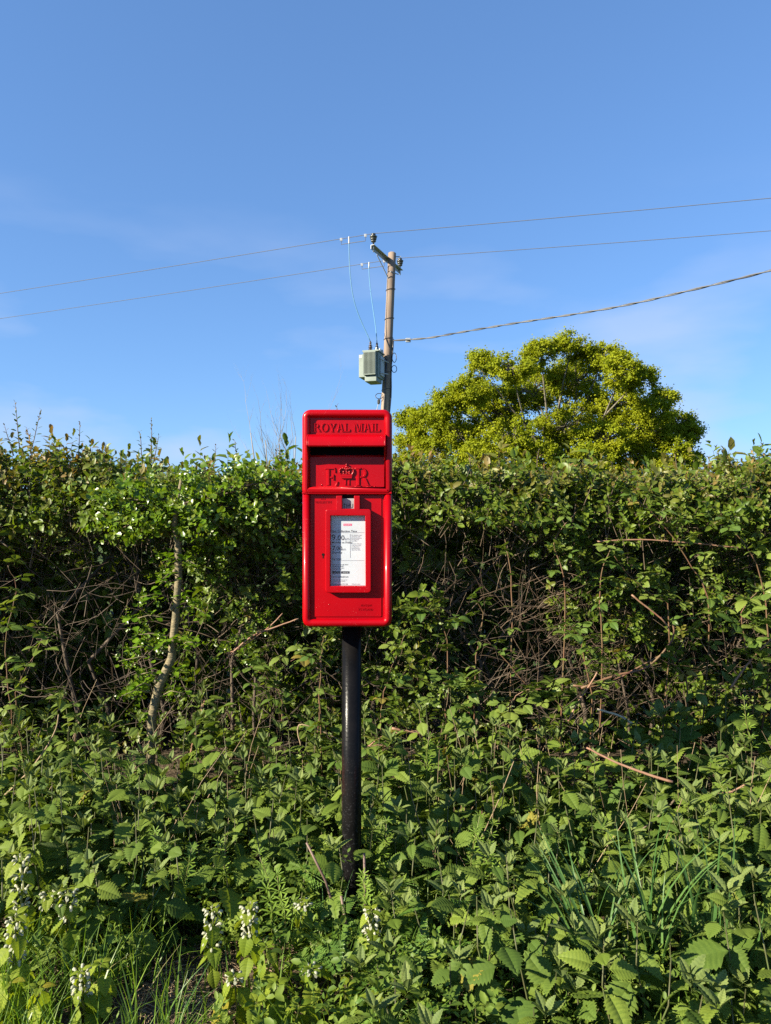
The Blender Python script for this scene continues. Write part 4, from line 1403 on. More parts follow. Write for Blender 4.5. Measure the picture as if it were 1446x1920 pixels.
# ------------------------------------------------------------------ young hawthorn at the front of the hedge
def build_hawthorn():
    rg = np.random.default_rng(55)
    Yh = 2.93
    key = [(281, 1480, 11), (283, 1400, 11), (286, 1340, 11.5), (299, 1285, 12), (322, 1235, 11), (330, 1150, 9), (335, 1080, 8.8), (334, 1020, 8.5), (327, 985, 8), (332, 950, 6), (340, 900, 4)]
    b0 = P(281, 1480, Yh); b0.z = 0
    root = empty('young_hawthorn', b0)
    tag(root, 'young hawthorn with a pale bare stem lit by the sun, left of the post box', 'tree')
    pts = [P(k[0], k[1], Yh) - b0 for k in key]; rad = [k[2] * .74 * Yh / FPX for k in key]
    pts.insert(0, Vector((0, 0, -.05))); rad.insert(0, rad[0] * 1.2)
    tk = MB().tube(pts, rad, 12)
    for k in (4, 6, 7):                            # knots where side shoots were cut
        tk.ball(pts[k] + Vector((-.012, -.012, .02)), .010, 8, 5)
    tk.build('trunk', M['haw_bark'], root, smooth=True)
    lv = [m for m in (haw_leaf().mesh('leaf', M['haw_leaf_o'], True),)]
    sprays = [(305, 1055, 335, 1055), (262, 1120, 332, 1125), (235, 1165, 331, 1160), (255, 1190, 326, 1205), (222, 1240, 318, 1240), (240, 1215, 320, 1225), (300, 1215, 325, 1210),
              (228, 1305, 290, 1300), (250, 1290, 294, 1290), (345, 1200, 326, 1220), (372, 1205, 325, 1222), (365, 1130, 333, 1125), (385, 1150, 333, 1140), (350, 1260, 310, 1265),
              (345, 1300, 292, 1310), (260, 1265, 305, 1275), (300, 1090, 334, 1080), (370, 1060, 335, 1060), (262, 1350, 286, 1345)]
    count = 0
    for (tx_, ty, sx_, sy) in sprays:
        a = P(sx_, sy, Yh) - b0; e = P(tx_, ty, Yh - rg.uniform(.0, .12)) - b0
        m_ = a.lerp(e, .55) + Vector((0, 0, .02))
        MB().tube([a, m_, e], [.003, .0022, .001], 5).build('branch', M['haw_bark'], root, smooth=True)
        for k in range(15):
            if count >= 296: break
            f = .25 + .8 * k / 14
            p = (a.lerp(m_, f * 2) if f < .5 else m_.lerp(e, f * 2 - 1)) + Vector(rg.normal(0, .012, 3))
            az = rg.uniform(0, 6.28)
            place('leaf', lv[0], root, mat_dir(p, az, R(rg.uniform(-25, 45)), rg.uniform(-.5, .5), rg.uniform(.026, .042)))
            count += 1
    # the leafy head, bright against the darker hedge
    hl = haw_leaf()
    shape = (np.array(hl.v, float), np.zeros((0, 3), int), np.array(hl.f, int))
    var = [shoot_variant(n=8, length=.10, leaf=.034, seed=80 + i, leafshape=shape) for i in range(4)]
    pos = []; dr = []; hs = []
    blobs = [(290, 945, 95, 42, 66), (370, 925, 120, 36, 70), (245, 985, 70, 28, 40), (335, 975, 70, 24, 45), (450, 905, 100, 34, 36), (420, 960, 70, 40, 28), (440, 1225, 45, 40, 34),
             (475, 1160, 35, 45, 24), (400, 1010, 60, 26, 22), (395, 1090, 40, 60, 26), (200, 920, 70, 40, 20), (520, 915, 60, 30, 14)]
    blobs += [(tx_ * .75 + sx_ * .25, ty * .75 + sy * .25, 24, 14, 9) for (tx_, ty, sx_, sy) in sprays]
    for (px, py, rx, ry, n) in blobs:
        for k in range(n):
            a, r_ = rg.uniform(0, 6.28), rg.random() ** .5
            low_ = py > 1015
            q = P(px + rx * r_ * math.cos(a), py + ry * r_ * math.sin(a), (2.99 if low_ else 2.95) + rg.uniform(-.04 if low_ else -.10, .14))
            hs.append(rg.uniform(.32, .55) if low_ else rg.uniform(.6, 1.0))
            pos.append(np.array(q - b0)); dr.append([rg.normal(0, .6), rg.normal(-.6, .35), rg.uniform(-.1, .9)])
    pos = np.array(pos); dr = np.array(dr); n = len(pos)
    V, F, rn, tpv = scatter(var, pos, dr, np.array(hs), rg.uniform(0, .6, n), rg)
    tag(link('foliage', mesh_np('foliage', V, F, M['haw_leaf'], attrs={'rnd': rn, 'tip': tpv}), root), kind='stuff')
    # boughs that carry the head
    top = pts[-2]
    for k in range(0, n, 9):
        e = Vector(pos[k])
        if e.z < 1.0: continue
        m_ = top.lerp(e, .5) + Vector((0, .03, .03))
        MB().tube([top, m_, e], [.004, .003, .001], 5).build('branch', M['twig'], root, smooth=True)


build_hawthorn()

# ------------------------------------------------------------------ brambles on the face of the hedge
def leaflet_set(L, W, N, mat, name='leaf', pleat=.035, droop=.25, side=.78):
    b = MB()
    b.tube([(0, 0, 0), (0, .5 * L, .06 * L)], [.03 * L, .022 * L], 3, caps=False)
    lf = serrate(L, W, N, pleat=pleat, droop=droop, tooth=.09, pet=.12 * L, power=.72, fold=.25)
    for ang, s, o in ((0, 1.0, .5 * L), (R(78), side, .40 * L), (R(-78), side, .40 * L)):
        m = Matrix.Translation((0, o, .05 * L)) @ Matrix.Rotation(ang, 4, 'Z') @ Matrix.Diagonal((s, s, s, 1))
        b.add([m @ Vector(v) for v in lf.v], lf.f)
    return b.mesh(name, mat, True)


BR = [leaflet_set(1.0, .72, 6, M['bramble_leaf']), leaflet_set(1.0, .64, 6, M['bramble_leaf'], droop=.45), leaflet_set(1.0, .80, 5, M['bramble_leaf'], droop=.1, pleat=.05)]


def bramble(keys, Y, nleaf, size, label, seed, r=3.0, mat='cane'):
    """keys: photo pixels along the cane, from its foot"""
    rg = random.Random(seed)
    pts = [P(x, y, Y - .02 * i) for i, (x, y) in enumerate(keys)]
    foot = pts[0].copy(); foot.z = 0
    root = empty('bramble', foot)
    tag(root, label, 'bramble', 'brambles scrambling over the hedge')
    loc = catmull([Vector((0, .12, 0))] + [p - foot for p in pts], 5, .004, rg)
    rad = [r * .5 * Y / FPX * (1.1 - .75 * i / len(loc)) for i in range(len(loc))]
    cb = MB().tube(loc, rad, 6)
    cb.build('cane', M[mat], root, smooth=True)
    nleaf = int(nleaf * 1.7)
    for k in range(nleaf):
        f = .18 + .82 * k / max(nleaf - 1, 1)
        f *= len(loc) - 1.0001
        i = int(f); p = loc[i].lerp(loc[i + 1], f - i)
        az = math.pi + rg.uniform(-1.7, 1.7)
        s = size * rg.uniform(.75, 1.35) * (1.0 - .3 * (k == nleaf - 1))
        p = p + Vector((rg.uniform(-.03, .03), rg.uniform(-.05, .0), rg.uniform(-.02, .03)))
        place('leaf', rg.choice(BR), root, mat_dir(p, az, R(rg.uniform(-15, 50)), rg.uniform(-.5, .5), s))
    return root


BRAMBLES = [
    ([(835, 1420), (836, 1300), (838, 1200), (815, 1150), (775, 1140)], 2.98, 16, .052, 'bramble with a straight brown cane and leafy head just right of the post box'),
    ([(878, 1420), (880, 1330), (870, 1290), (830, 1280)], 2.90, 14, .055, 'bramble with large pleated leaves low down right of the black post'),
    ([(890, 1300), (893, 1230), (905, 1150), (880, 1120)], 3.02, 8, .036, 'thin upright bramble shoot beside the dark gap right of the post box'),
    ([(960, 1420), (955, 1330), (1000, 1290), (1060, 1330)], 2.85, 13, .056, 'bramble arching low over the nettles below the bare twigs'),
    ([(1010, 1330), (940, 1230), (905, 1200)], 3.0, 6, .036, 'slanting bramble cane with few leaves crossing the dark gap'),
    ([(1110, 1330), (1095, 1240), (1085, 1190), (1060, 1170)], 2.92, 12, .050, 'bramble with broad lit leaves in the middle of the right-hand hedge'),
    ([(1130, 1240), (1125, 1120), (1135, 1050), (1160, 1010)], 3.0, 14, .044, 'bramble climbing through the hedge above the bare twigs at right'),
    ([(1255, 1160), (1215, 1110), (1180, 1080), (1150, 1040)], 2.98, 10, .044, 'bramble with pinkish cane sloping up to the left in the right-hand hedge'),
    ([(1290, 1290), (1260, 1240), (1300, 1180), (1330, 1150)], 2.95, 12, .046, 'bramble with glossy leaves above the dark hollow at right'),
    ([(1415, 1310), (1400, 1220), (1390, 1150), (1420, 1110)], 2.85, 16, .054, 'large-leaved bramble at the right edge of the picture above the nettles'),
    ([(1440, 1240), (1425, 1080), (1380, 1000), (1340, 980)], 2.95, 14, .044, 'bramble reaching up the right edge of the hedge'),
    ([(1330, 1160), (1290, 1050), (1220, 960), (1180, 930)], 3.0, 16, .040, 'bramble trailing below the hedge top under the oak'),
    ([(1060, 1120), (1040, 1020), (1080, 960)], 3.02, 10, .038, 'short bramble shoot high in the hedge right of the post box'),
    ([(960, 1150), (950, 1020), (920, 960)], 3.02, 9, .036, 'bramble shoot hanging leaves over the upper dark gap'),
    ([(40, 1400), (30, 1300), (70, 1220), (90, 1180)], 2.9, 14, .052, 'bramble with dull leaves low at the left edge of the hedge'),
    ([(20, 1330), (10, 1200), (30, 1110), (15, 1060)], 2.92, 10, .048, 'bramble climbing the far left edge of the hedge'),
    ([(520, 1420), (530, 1320), (500, 1270), (470, 1250)], 2.92, 14, .046, 'bramble low in the hedge between the hawthorn stem and the black post'),
    ([(590, 1420), (600, 1300), (580, 1230), (545, 1240)], 2.90, 13, .048, 'bramble close behind the black post on its left'),
    ([(600, 1300), (605, 1210), (615, 1190), (640, 1200)], 2.75, 8, .036, 'small bramble spray hanging just under the post box'),
    ([(430, 1420), (440, 1370), (420, 1330), (380, 1350)], 2.9, 9, .044, 'bramble beside the foot of the young hawthorn'),
    ([(720, 1420), (715, 1330), (735, 1250), (760, 1190)], 2.85, 12, .046, 'bramble close behind the black post on its right'),
    ([(140, 1400), (150, 1330), (110, 1300)], 2.85, 10, .046, 'bramble low at left above the nettles'),
    ([(640, 1420), (690, 1400), (735, 1400), (790, 1420)], 2.6, 10, .050, 'bramble spreading low behind the post among the nettles'),
]
for i, (k, Y, n, s, lab) in enumerate(BRAMBLES):
    bramble(k, Y, n, s, lab, 100 + i)


def dead_cane(keys, Y, r, label, mat='dead_cane', spike=True, dY=0.0):
    pts = [P(x, y, Y + dY * i) for i, (x, y) in enumerate(keys)]
    root = empty('dead_cane', pts[0])
    tag(root, label, 'dead cane', 'dead canes in the hedge bottom')
    loc = catmull([p - pts[0] for p in pts], 4, .0012, random.Random(3))
    # a bit of wobble
    b = MB().tube(loc, [r * (1 - .35 * i / len(loc)) for i in range(len(loc))], 7)
    b.build('cane', M[mat], root, smooth=True)
    if spike:
        rg = random.Random(int(keys[0][0]))
        for k in range(6):
            f = rg.uniform(0, len(loc) - 1.001); i = int(f); p = loc[i].lerp(loc[i + 1], f - i)
            d = Vector((rg.uniform(-1, 1), -.5, rg.uniform(-1, 1))).normalized()
            MB().tube([p, p + d * (r + .005)], [.0016, .0003], 4).build('thorn', M[mat], root)
    return root


dead_cane([(1262, 1466), (1200, 1447), (1145, 1425), (1100, 1402)], 2.30, .0048, 'thick pinkish dead cane slanting down over the dark nettles at right', dY=.03)
dead_cane([(1066, 1352), (1085, 1315), (1106, 1285), (1120, 1260)], 2.85, .0042, 'short pink cane rising behind the nettles in the right-hand hedge bottom')
dead_cane([(1370, 1290), (1395, 1255), (1420, 1225), (1446, 1198)], 2.80, .0044, 'reddish cane slanting up to the right edge of the picture')
dead_cane([(1186, 1357), (1172, 1348), (1158, 1341), (1120, 1330)], 2.80, .0055, 'pale cut stick end catching the sun in the dark hollow', 'cut_wood', False)
dead_cane([(1090, 1290), (1150, 1268), (1215, 1250), (1260, 1200), (1262, 1170)], 2.98, .0055, 'curved brown branch bending across the right-hand hedge', 'cane', False)
dead_cane([(1075, 1285), (1130, 1285), (1200, 1250), (1245, 1225)], 3.0, .0045, 'second curved branch just under the bending brown one', 'cane', False)
dead_cane([(1185, 1115), (1215, 1140), (1240, 1160), (1256, 1180)], 2.93, .0040, 'pinkish cane end pointing down in the middle right hedge')
dead_cane([(1330, 1490), (1370, 1485), (1400, 1470)], 2.35, .0038, 'small orange-brown stick lying on nettles near the right edge')
dead_cane([(1265, 1500), (1225, 1540), (1195, 1560)], 2.4, .0035, 'dark crooked twig lying among the nettles at right', 'twig', False)
dead_cane([(1120, 1015), (1200, 1012), (1290, 1018), (1395, 1028)], 3.0, .0036, 'long pale dead cane lying nearly level across the upper right hedge')
dead_cane([(360, 1400), (375, 1350), (380, 1320)], 2.88, .0045, 'pink cut cane standing beside the hawthorn foot')
dead_cane([(355, 1420), (372, 1360), (385, 1310)], 2.95, .0042, 'second cut cane right behind the pink one by the hawthorn')
dead_cane([(420, 1240), (470, 1195), (520, 1175), (560, 1160)], 2.98, .0042, 'pale dead cane rising to the right towards the post box')
dead_cane([(425, 1225), (450, 1215), (500, 1180), (530, 1150)], 2.99, .0034, 'thinner dead cane close above the one rising to the post box')
dead_cane([(690, 1400), (720, 1380), (760, 1372), (790, 1376)], 2.75, .0034, 'dry brown cane lying low just right of the black post')
dead_cane([(735, 1365), (770, 1372), (800, 1370)], 2.9, .0055, 'reddish dead cane end low between post and brambles')
dead_cane([(10, 1490), (60, 1440), (100, 1380), (110, 1340)], 2.6, .0036, 'straw-coloured cane slanting up at the left edge', 'straw', False)
dead_cane([(565, 1400), (560, 1360), (600, 1370), (650, 1395)], 2.8, .0030, 'thin looping dead stem left of the black post', 'straw', False)


# ------------------------------------------------------------------ stinging nettles
def nettle_leaves(mat):
    return [serrate(1.0, .70, 9, pleat=.050, droop=.22, tooth=.14, pet=.26, power=.60, fold=.18).mesh('leaf', mat, True),
            serrate(1.0, .60, 10, pleat=.050, droop=.48, tooth=.14, pet=.22, power=.62, fold=.28).mesh('leaf', mat, True),
            serrate(1.0, .76, 9, pleat=.045, droop=.06, tooth=.13, pet=.30, power=.56, fold=.10, wob=.012).mesh('leaf', mat, True)]


NET = nettle_leaves(M['nettle_leaf']); NETP = nettle_leaves(M['nettle_pale'])
NTOP = serrate(1.0, .46, 7, pleat=.03, droop=.12, tooth=.12, pet=.10, power=.66, fold=.55).mesh('leaf', M['nettle_top'], True)
NSTEM = [MB().tube([(0, 0, -.06), (.012, .006, .3), (-.008, .01, .65), (0, 0, 1.0)], [.0026, .0023, .0019, .0012], 5).mesh('stem', M['nettle_stem'], True)]


def nettle(x, y, h, label, group, rg, big=1.0):
    z0 = float(ground_z(x, y))
    root = empty('nettle', (x, y, z0), rg.uniform(0, 6.28))
    tag(root, label, 'nettle', group)
    lx, ly = rg.uniform(-.09, .09), rg.uniform(-.09, .09)
    place('stem', NSTEM[0], root, Matrix(((1, 0, lx, 0), (0, 1, ly, 0), (0, 0, h, 0), (0, 0, 0, 1))))
    npair = min(max(5, int(h / .045)), 9)
    spin = rg.uniform(0, 1.5)
    leaves = NETP if rg.random() < .3 else NET
    for k in range(npair):
        f = (.14 + .79 * k / (npair - 1)) if npair > 1 else .6
        size = big * (.100 * (1 - .50 * max(0, f - .55) / .45)) * rg.uniform(.78, 1.15) * (.75 + .7 * min(h, .4))
        pitch = rg.uniform(-55, 5) if f < .7 else rg.uniform(-30, 25)
        for s in (0, math.pi):
            if rg.random() < .10: continue
            az = spin + s + (k % 2) * math.pi / 2 + rg.uniform(-.3, .3)
            place('leaf', rg.choice(leaves), root, mat_dir((lx * f, ly * f, h * f), az, R(pitch + rg.uniform(-18, 18)), rg.uniform(-.6, .6), size * rg.uniform(.75, 1.2)))
    for k in range(5):
        az = spin + k * 1.57 + .4
        place('leaf', NTOP, root, mat_dir((lx, ly, h * (.96 + .012 * k)), az, R(rg.uniform(22, 50) + 7 * k), rg.uniform(-.2, .2), big * rg.uniform(.044, .064) * (1 - .10 * k)))
    return root


def build_nettles():
    rg = random.Random(404)
    placed = []; cells = {}
    tries = 0
    while len(placed) < 296 and tries < 30000:
        tries += 1
        y = rg.uniform(1.52, 2.90); hw = .56 * y + .12
        x = rg.uniform(-hw, hw)
        # keep out: bare patch, grass, dead-nettles, the post
        if math.hypot(x + .105, y - 2.14) < .07: continue
        if ((x + .53) / .22) ** 2 + ((y - 1.82) / .22) ** 2 < 1: continue
        if x < -.42 and y < 1.90: continue
        if -.50 < x < -.02 and y < 2.06: continue
        if ((x + .50) / .12) ** 2 + ((y - 2.32) / .22) ** 2 < 1 and rg.random() < .85: continue
        mind = .068 if y < 2.1 else .080
        if any((x - a) ** 2 + (y - b) ** 2 < mind ** 2 for a, b in placed): continue
        placed.append((x, y))
        h = .20 + .15 * (y - 1.55) / 1.1 + rg.uniform(-.09, .10)
        if x > .75: h += .09 * min(1, (x - .75) / .4) * (1 if y > 2.0 else .3)
        if -.45 < x < .3 and y > 2.3: h += .03
        if x < -.42: h += .035
        h *= .72 + .6 * float(vnoise(x * 3.1 + 4, y * 3.1, .7))
        big = 1.0 + (.12 if x > .3 and y < 1.95 else 0) + (.25 if x > .95 and y > 2.1 else 0)
        o = nettle(x, y, h, None, None, rg, big)
        px = 723 + FPX * x / y
        row = 'at the very front' if y < 1.75 else 'in the second rank' if y < 2.0 else 'in the middle rank' if y < 2.3 else 'before the hedge' if y < 2.6 else 'against the hedge bottom'
        col = ('by the left edge' if px < 130 else 'left of the hawthorn stem' if px < 270 else 'just right of the hawthorn stem' if px < 430 else 'left of the black post' if px < 640
               else 'right of the black post' if px < 800 else 'below the oak on its left' if px < 960 else 'below the oak centre' if px < 1140
               else 'below the oak on its right' if px < 1310 else 'by the right edge')
        cells.setdefault((row, col), []).append((px, o))
    nth = ['leftmost', 'second from left', 'third from left', 'fourth from left', 'fifth from left', 'sixth from left', 'seventh from left', 'eighth from left', 'ninth from left', 'tenth from left',
           'eleventh from left', 'twelfth from left', 'thirteenth from left', 'fourteenth from left']
    for (row, col), lst in cells.items():
        lst.sort(key=lambda q: q[0])
        for i, (px, o) in enumerate(lst):
            w = 'only one there' if len(lst) == 1 else 'rightmost there' if i == len(lst) - 1 else nth[min(i, 13)] + ' there'
            tag(o, 'nettle %s %s, %s' % (row, col, w), 'nettle', 'stinging nettles on the verge')


build_nettles()

# ------------------------------------------------------------------ white dead-nettles
DLEAF = serrate(1.0, .70, 8, pleat=.030, droop=.35, tooth=.08, pet=.16, power=.58, fold=.2).mesh('leaf', M['dead_leaf_o'], True)


def whorl_mesh():
    b = MB()
    rg = random.Random(9)
    for k in range(6):
        a = k * 2 * math.pi / 6 + rg.uniform(-.2, .2)
        m = Matrix.Rotation(a, 4, 'Z') @ Matrix.Translation((0, .006, 0)) @ Matrix.Rotation(R(rg.uniform(-10, 25)), 4, 'X')
        # tube of the flower bending up into a hood, and a lower lip
        pts = [(0, 0, 0), (0, .006, .003), (0, .011, .008), (0, .016, .0125), (0, .0215, .0125), (0, .0245, .009)]
        t = MB().tube(pts, [.0012, .0018, .0026, .0040, .0046, .0022], 7)
        b.add([m @ Vector(v) for v in t.v], t.f)
        lip = [(-.0035, .012, .007), (.0035, .012, .007), (.0045, .019, .001), (0, .0215, -.002), (-.0045, .019, .001)]
        b.add([m @ Vector(v) for v in lip], [(0, 1, 2, 3, 4)])
    return b.mesh('flower_whorl', M['petal'], True)


WH = whorl_mesh()
CAL = MB().lathe([(.002, -.006), (.006, -.003), (.0085, .002), (.006, .005)], 9).mesh('calyx', M['dead_leaf_o'], True)
DSTEM = MB().tube([(0, 0, -.05), (.01, .005, .4), (-.006, .004, .7), (0, 0, 1.0)], [.0034, .003, .0026, .002], 5).mesh('stem', M['green_stem'], True)


def deadnettle(px, py_top, Y, h, flowers, label, seed, size=.05):
    rg = random.Random(seed)
    top = P(px, py_top, Y)
    z0 = float(ground_z(top.x, top.y))
    h = max(h, top.z - z0)
    root = empty('white_deadnettle', (top.x, top.y, z0), rg.uniform(0, 6.28))
    tag(root, label, 'dead-nettle', 'white dead-nettles in front of the post')
    place('stem', DSTEM, root, Matrix.Diagonal((1, 1, h, 1)))
    n = 6 if h > .2 else 5
    spin = rg.uniform(0, 1.5)
    for k in range(n):
        f = .30 + .62 * k / (n - 1)
        s = size * (1.15 - .30 * max(0, f - .6) / .4) * rg.uniform(.85, 1.15)
        for q in (0, math.pi):
            place('leaf', DLEAF, root, mat_dir((0, 0, h * f + .012), spin + q + (k % 2) * 1.57 + rg.uniform(-.25, .25), R(rg.uniform(-62, -22)), rg.uniform(-.3, .3), s))
        if k >= n - flowers:
            w = place('flower_whorl', WH, root, Matrix.Translation((0, 0, h * f - .002)) @ Matrix.Rotation(rg.uniform(0, 6), 4, 'Z') @ Matrix.Diagonal((.85, .85, .85, 1)))
            place('calyx', CAL, w, Matrix.Identity(4))
    for k in range(4):
        place('leaf', DLEAF, root, mat_dir((0, 0, h * .985), spin + k * 1.57 + .5, R(rg.uniform(5, 40)), 0, size * rg.uniform(.38, .55)))


DN = [(40, 1598, 1.92, 4, 'tall white-flowered dead-nettle at the left edge behind the grass', .052), (30, 1715, 1.74, 4, 'full white-flowered dead-nettle nearest the left edge', .062),
      (128, 1665, 1.88, 3, 'white dead-nettle with hanging leaves between nettles and grass at left', .050), (92, 1670, 1.93, 2, 'small flowered dead-nettle just behind its taller neighbour at left', .042),
      (152, 1820, 1.66, 3, 'dead-nettle standing alone in the grass at lower left', .046), (190, 1805, 1.72, 0, 'flowerless dead-nettle in the grass beside the flowering one', .050),
      (398, 1700, 1.84, 4, 'dead-nettle at the edge of the bare earth, leftmost of the middle group', .046), (468, 1692, 1.84, 3, 'second dead-nettle of the middle group with large white flowers', .048),
      (568, 1690, 1.93, 1, 'dead-nettle with one white flower ring left of the black post', .042), (697, 1705, 1.86, 3, 'white dead-nettle just right of the foot of the black post', .050),
      (500, 1775, 1.80, 0, 'yellowish flowerless dead-nettle behind the bare earth', .050), (440, 1830, 1.72, 1, 'low yellow-green dead-nettle at the bottom beside dry straw', .058),
      (520, 1845, 1.70, 0, 'broad yellow-green dead-nettle at the bottom, left of the post', .062), (585, 1815, 1.74, 1, 'dead-nettle below the black post with pale buds', .056),
      (650, 1850, 1.70, 0, 'flowerless dead-nettle at the bottom under the post', .058), (480, 1880, 1.66, 0, 'lowest dead-nettle beside the straw at the bottom edge', .055),
      (560, 1885, 1.64, 0, 'bushy dead-nettle at the bottom edge below the post', .058), (700, 1870, 1.66, 0, 'dead-nettle at the bottom edge right of the post', .052),
      (75, 1850, 1.64, 0, 'pale leafy dead-nettle low in the grass at left', .06), (20, 1840, 1.66, 0, 'dead-nettle low at the very left edge in the grass', .06)]
for i, (px, py, Y, fl, lab, s) in enumerate(DN):
    deadnettle(px, py, Y, .07, fl, lab, 300 + i, s)

# ------------------------------------------------------------------ cow parsley
def frond_mesh():
    b = MB()
    b.tube([(0, 0, 0), (0, .5, .06), (0, 1.0, .02)], [.012, .009, .004], 4, caps=False)
    for i in range(7):
        t = .28 + .70 * i / 6
        ln = .42 * (1.05 - t) + .05
        for s in (-1, 1):
            for j in range(5):
                u = (j + 1) / 5
                for s2 in (-1, 1):
                    base = Vector((s * ln * u * .9, t + ln * u * .35, .05))
                    w = .075 * (1.1 - u) + .03
                    d = Vector((s * .55 - s2 * .35 * .6, .9 * s2 * .6 + .3, .04)).normalized()
                    nrm = Vector((-d.y, d.x, 0)) * w * .28
                    e = base + d * w * 1.7
                    m_ = base + d * w * .8
                    n0 = len(b.v)
                    b.add([base, m_ + nrm + Vector((0, 0, .01)), e, m_ - nrm + Vector((0, 0, -.006))], [(0, 3, 2, 1)])
    return b.mesh('frond', M['parsley'], True)


FR = frond_mesh()


def parsley(px, py, Y, n, size, label, seed):
    rg = random.Random(seed)
    p = P(px, py, Y); z0 = float(ground_z(p.x, p.y))
    root = empty('cow_parsley', (p.x, p.y, z0))
    tag(root, label, 'cow parsley', 'cow parsley among the nettles')
    hh = max(p.z - z0, .05)
    for k in range(n):
        az = rg.uniform(0, 6.28); h = hh * rg.uniform(.6, 1.0)
        o = Vector((-math.sin(az) * .03, math.cos(az) * .03, h))
        MB().tube([(0, 0, -.02), o * .55, o], [.0022, .0018, .0014], 4).build('stalk', M['green_stem'], root, smooth=True)
        place('frond', FR, root, mat_dir(o, az, R(rg.uniform(-25, 20)), rg.uniform(-.4, .4), size * rg.uniform(.8, 1.15)))


for i, (px, py, Y, n, s, lab) in enumerate(((755, 1795, 1.78, 7, .13, 'ferny cow parsley below the black post on its right'), (735, 1870, 1.68, 7, .12, 'ferny cow parsley at the bottom edge right of the post'),
        (640, 1665, 2.02, 6, .11, 'ferny cow parsley round the foot of the black post'), (600, 1745, 1.88, 5, .11, 'ferny cow parsley left of the foot of the post'),
        (800, 1850, 1.70, 6, .12, 'ferny cow parsley among the front nettles'), (800, 1660, 2.0, 5, .11, 'ferny cow parsley in the nettles right of the post'), (640, 1790, 1.80, 5, .10, 'low ferny cow parsley under the black post'))):
    parsley(px, py, Y, n, s, lab, 500 + i)

# ------------------------------------------------------------------ cleavers
def whorl_leaves():
    b = MB()
    for k in range(7):
        a = k * 2 * math.pi / 7
        m = Matrix.Rotation(a, 4, 'Z') @ Matrix.Rotation(R(18), 4, 'X')
        v = [(0, 0, 0), (-.085, .5, .02), (0, .55, -.02), (.085, .5, .02), (-.07, .85, .0), (.07, .85, 0), (0, 1, -.03)]
        b.add([m @ Vector(p) for p in v], [(0, 2, 1), (0, 3, 2), (1, 2, 6, 4), (2, 3, 5, 6)])
    return b.mesh('leaf_whorl', M['cleaver'], True)


CW = whorl_leaves()
def cleavers(px0, py0, px1, py1, Y, label, seed):
    rg = random.Random(seed)
    a, e = P(px0, py0, Y), P(px1, py1, Y - .04)
    g = Vector((a.x, a.y, float(ground_z(a.x, a.y))))
    root = empty('cleavers', g)
    tag(root, label, 'cleavers', 'cleavers climbing through the nettles')
    pts = [Vector((0, 0, -.01)), (a - g) * .98, (a - g).lerp(e - g, .5) + Vector((rg.uniform(-.01, .01), 0, .01)), e - g]
    MB().tube(pts, [.0015, .0014, .0013, .001], 4).build('stem', M['green_stem'], root, smooth=True)
    d = (e - a).normalized(); q = d.to_track_quat('Z', 'Y').to_matrix().to_4x4()
    for k in range(6):
        f = k / 5
        place('leaf_whorl', CW, root, Matrix.Translation((a - g).lerp(e - g, f)) @ q @ Matrix.Rotation(rg.uniform(0, 6), 4, 'Z') @ Matrix.Diagonal((.030 * (1.1 - .4 * f),) * 3 + (1,)))


CL = [(510, 1710, 485, 1600, 1.98, 'cleavers stem standing upright over the dark gap left of the post'), (535, 1720, 520, 1640, 1.95, 'shorter cleavers stem beside the upright one left of the post'),
      (880, 1640, 900, 1530, 2.1, 'cleavers in the nettles right of the post'), (905, 1645, 925, 1545, 2.1, 'second cleavers stem in the nettles right of the post'), (925, 1630, 890, 1560, 2.1, 'cleavers leaning left among the nettles right of the post'),
      (700, 1620, 695, 1500, 2.2, 'cleavers rising right beside the black post'), (715, 1640, 725, 1540, 2.15, 'cleavers a hand right of the black post'),
      (1395, 1560, 1350, 1470, 2.35, 'cleavers leaning left at the right edge'), (1410, 1400, 1395, 1310, 2.6, 'cleavers against the dark nettles at the right edge'),
      (345, 1660, 360, 1590, 2.05, 'cleavers beside the dark gap at left'), (300, 1600, 290, 1560, 2.1, 'cleavers among the left nettles'), (240, 1470, 243, 1420, 2.5, 'cleavers under the hawthorn'),
      (420, 1640, 410, 1580, 2.1, 'cleavers in the shaded gap left of the post'), (800, 1450, 805, 1380, 2.5, 'cleavers at the hedge bottom right of the post'), (690, 1700, 680, 1640, 1.98, 'cleavers at the foot of the black post')]
for i, c in enumerate(CL):
    cleavers(*c, 600 + i)

# old hogweed stems by the post
for i, (keys, Y, lab) in enumerate((([(645, 1800), (632, 1720), (610, 1650), (575, 1580)], 1.98, 'brown old stem leaning left in front of the black post'),
                                    ([(660, 1800), (650, 1740), (640, 1680)], 1.94, 'short purple-brown stem standing before the foot of the post'),
                                    ([(684, 1760), (685, 1680), (683, 1600)], 2.05, 'upright purple-brown stem close along the right side of the post'))):
    pts = [P(x, y, Y) for x, y in keys]; g = pts[0].copy(); g.z = float(ground_z(g.x, g.y))
    o = MB().tube([Vector((0, 0, -.02))] + [p - g for p in pts], [.0048, .0046, .0042, .0036, .003][:len(pts) + 1], 7).build('old_stem', M['purple_stem'], None, smooth=True)
    o.location = g
    tag(o, lab, 'plant stem', 'old stems by the post')

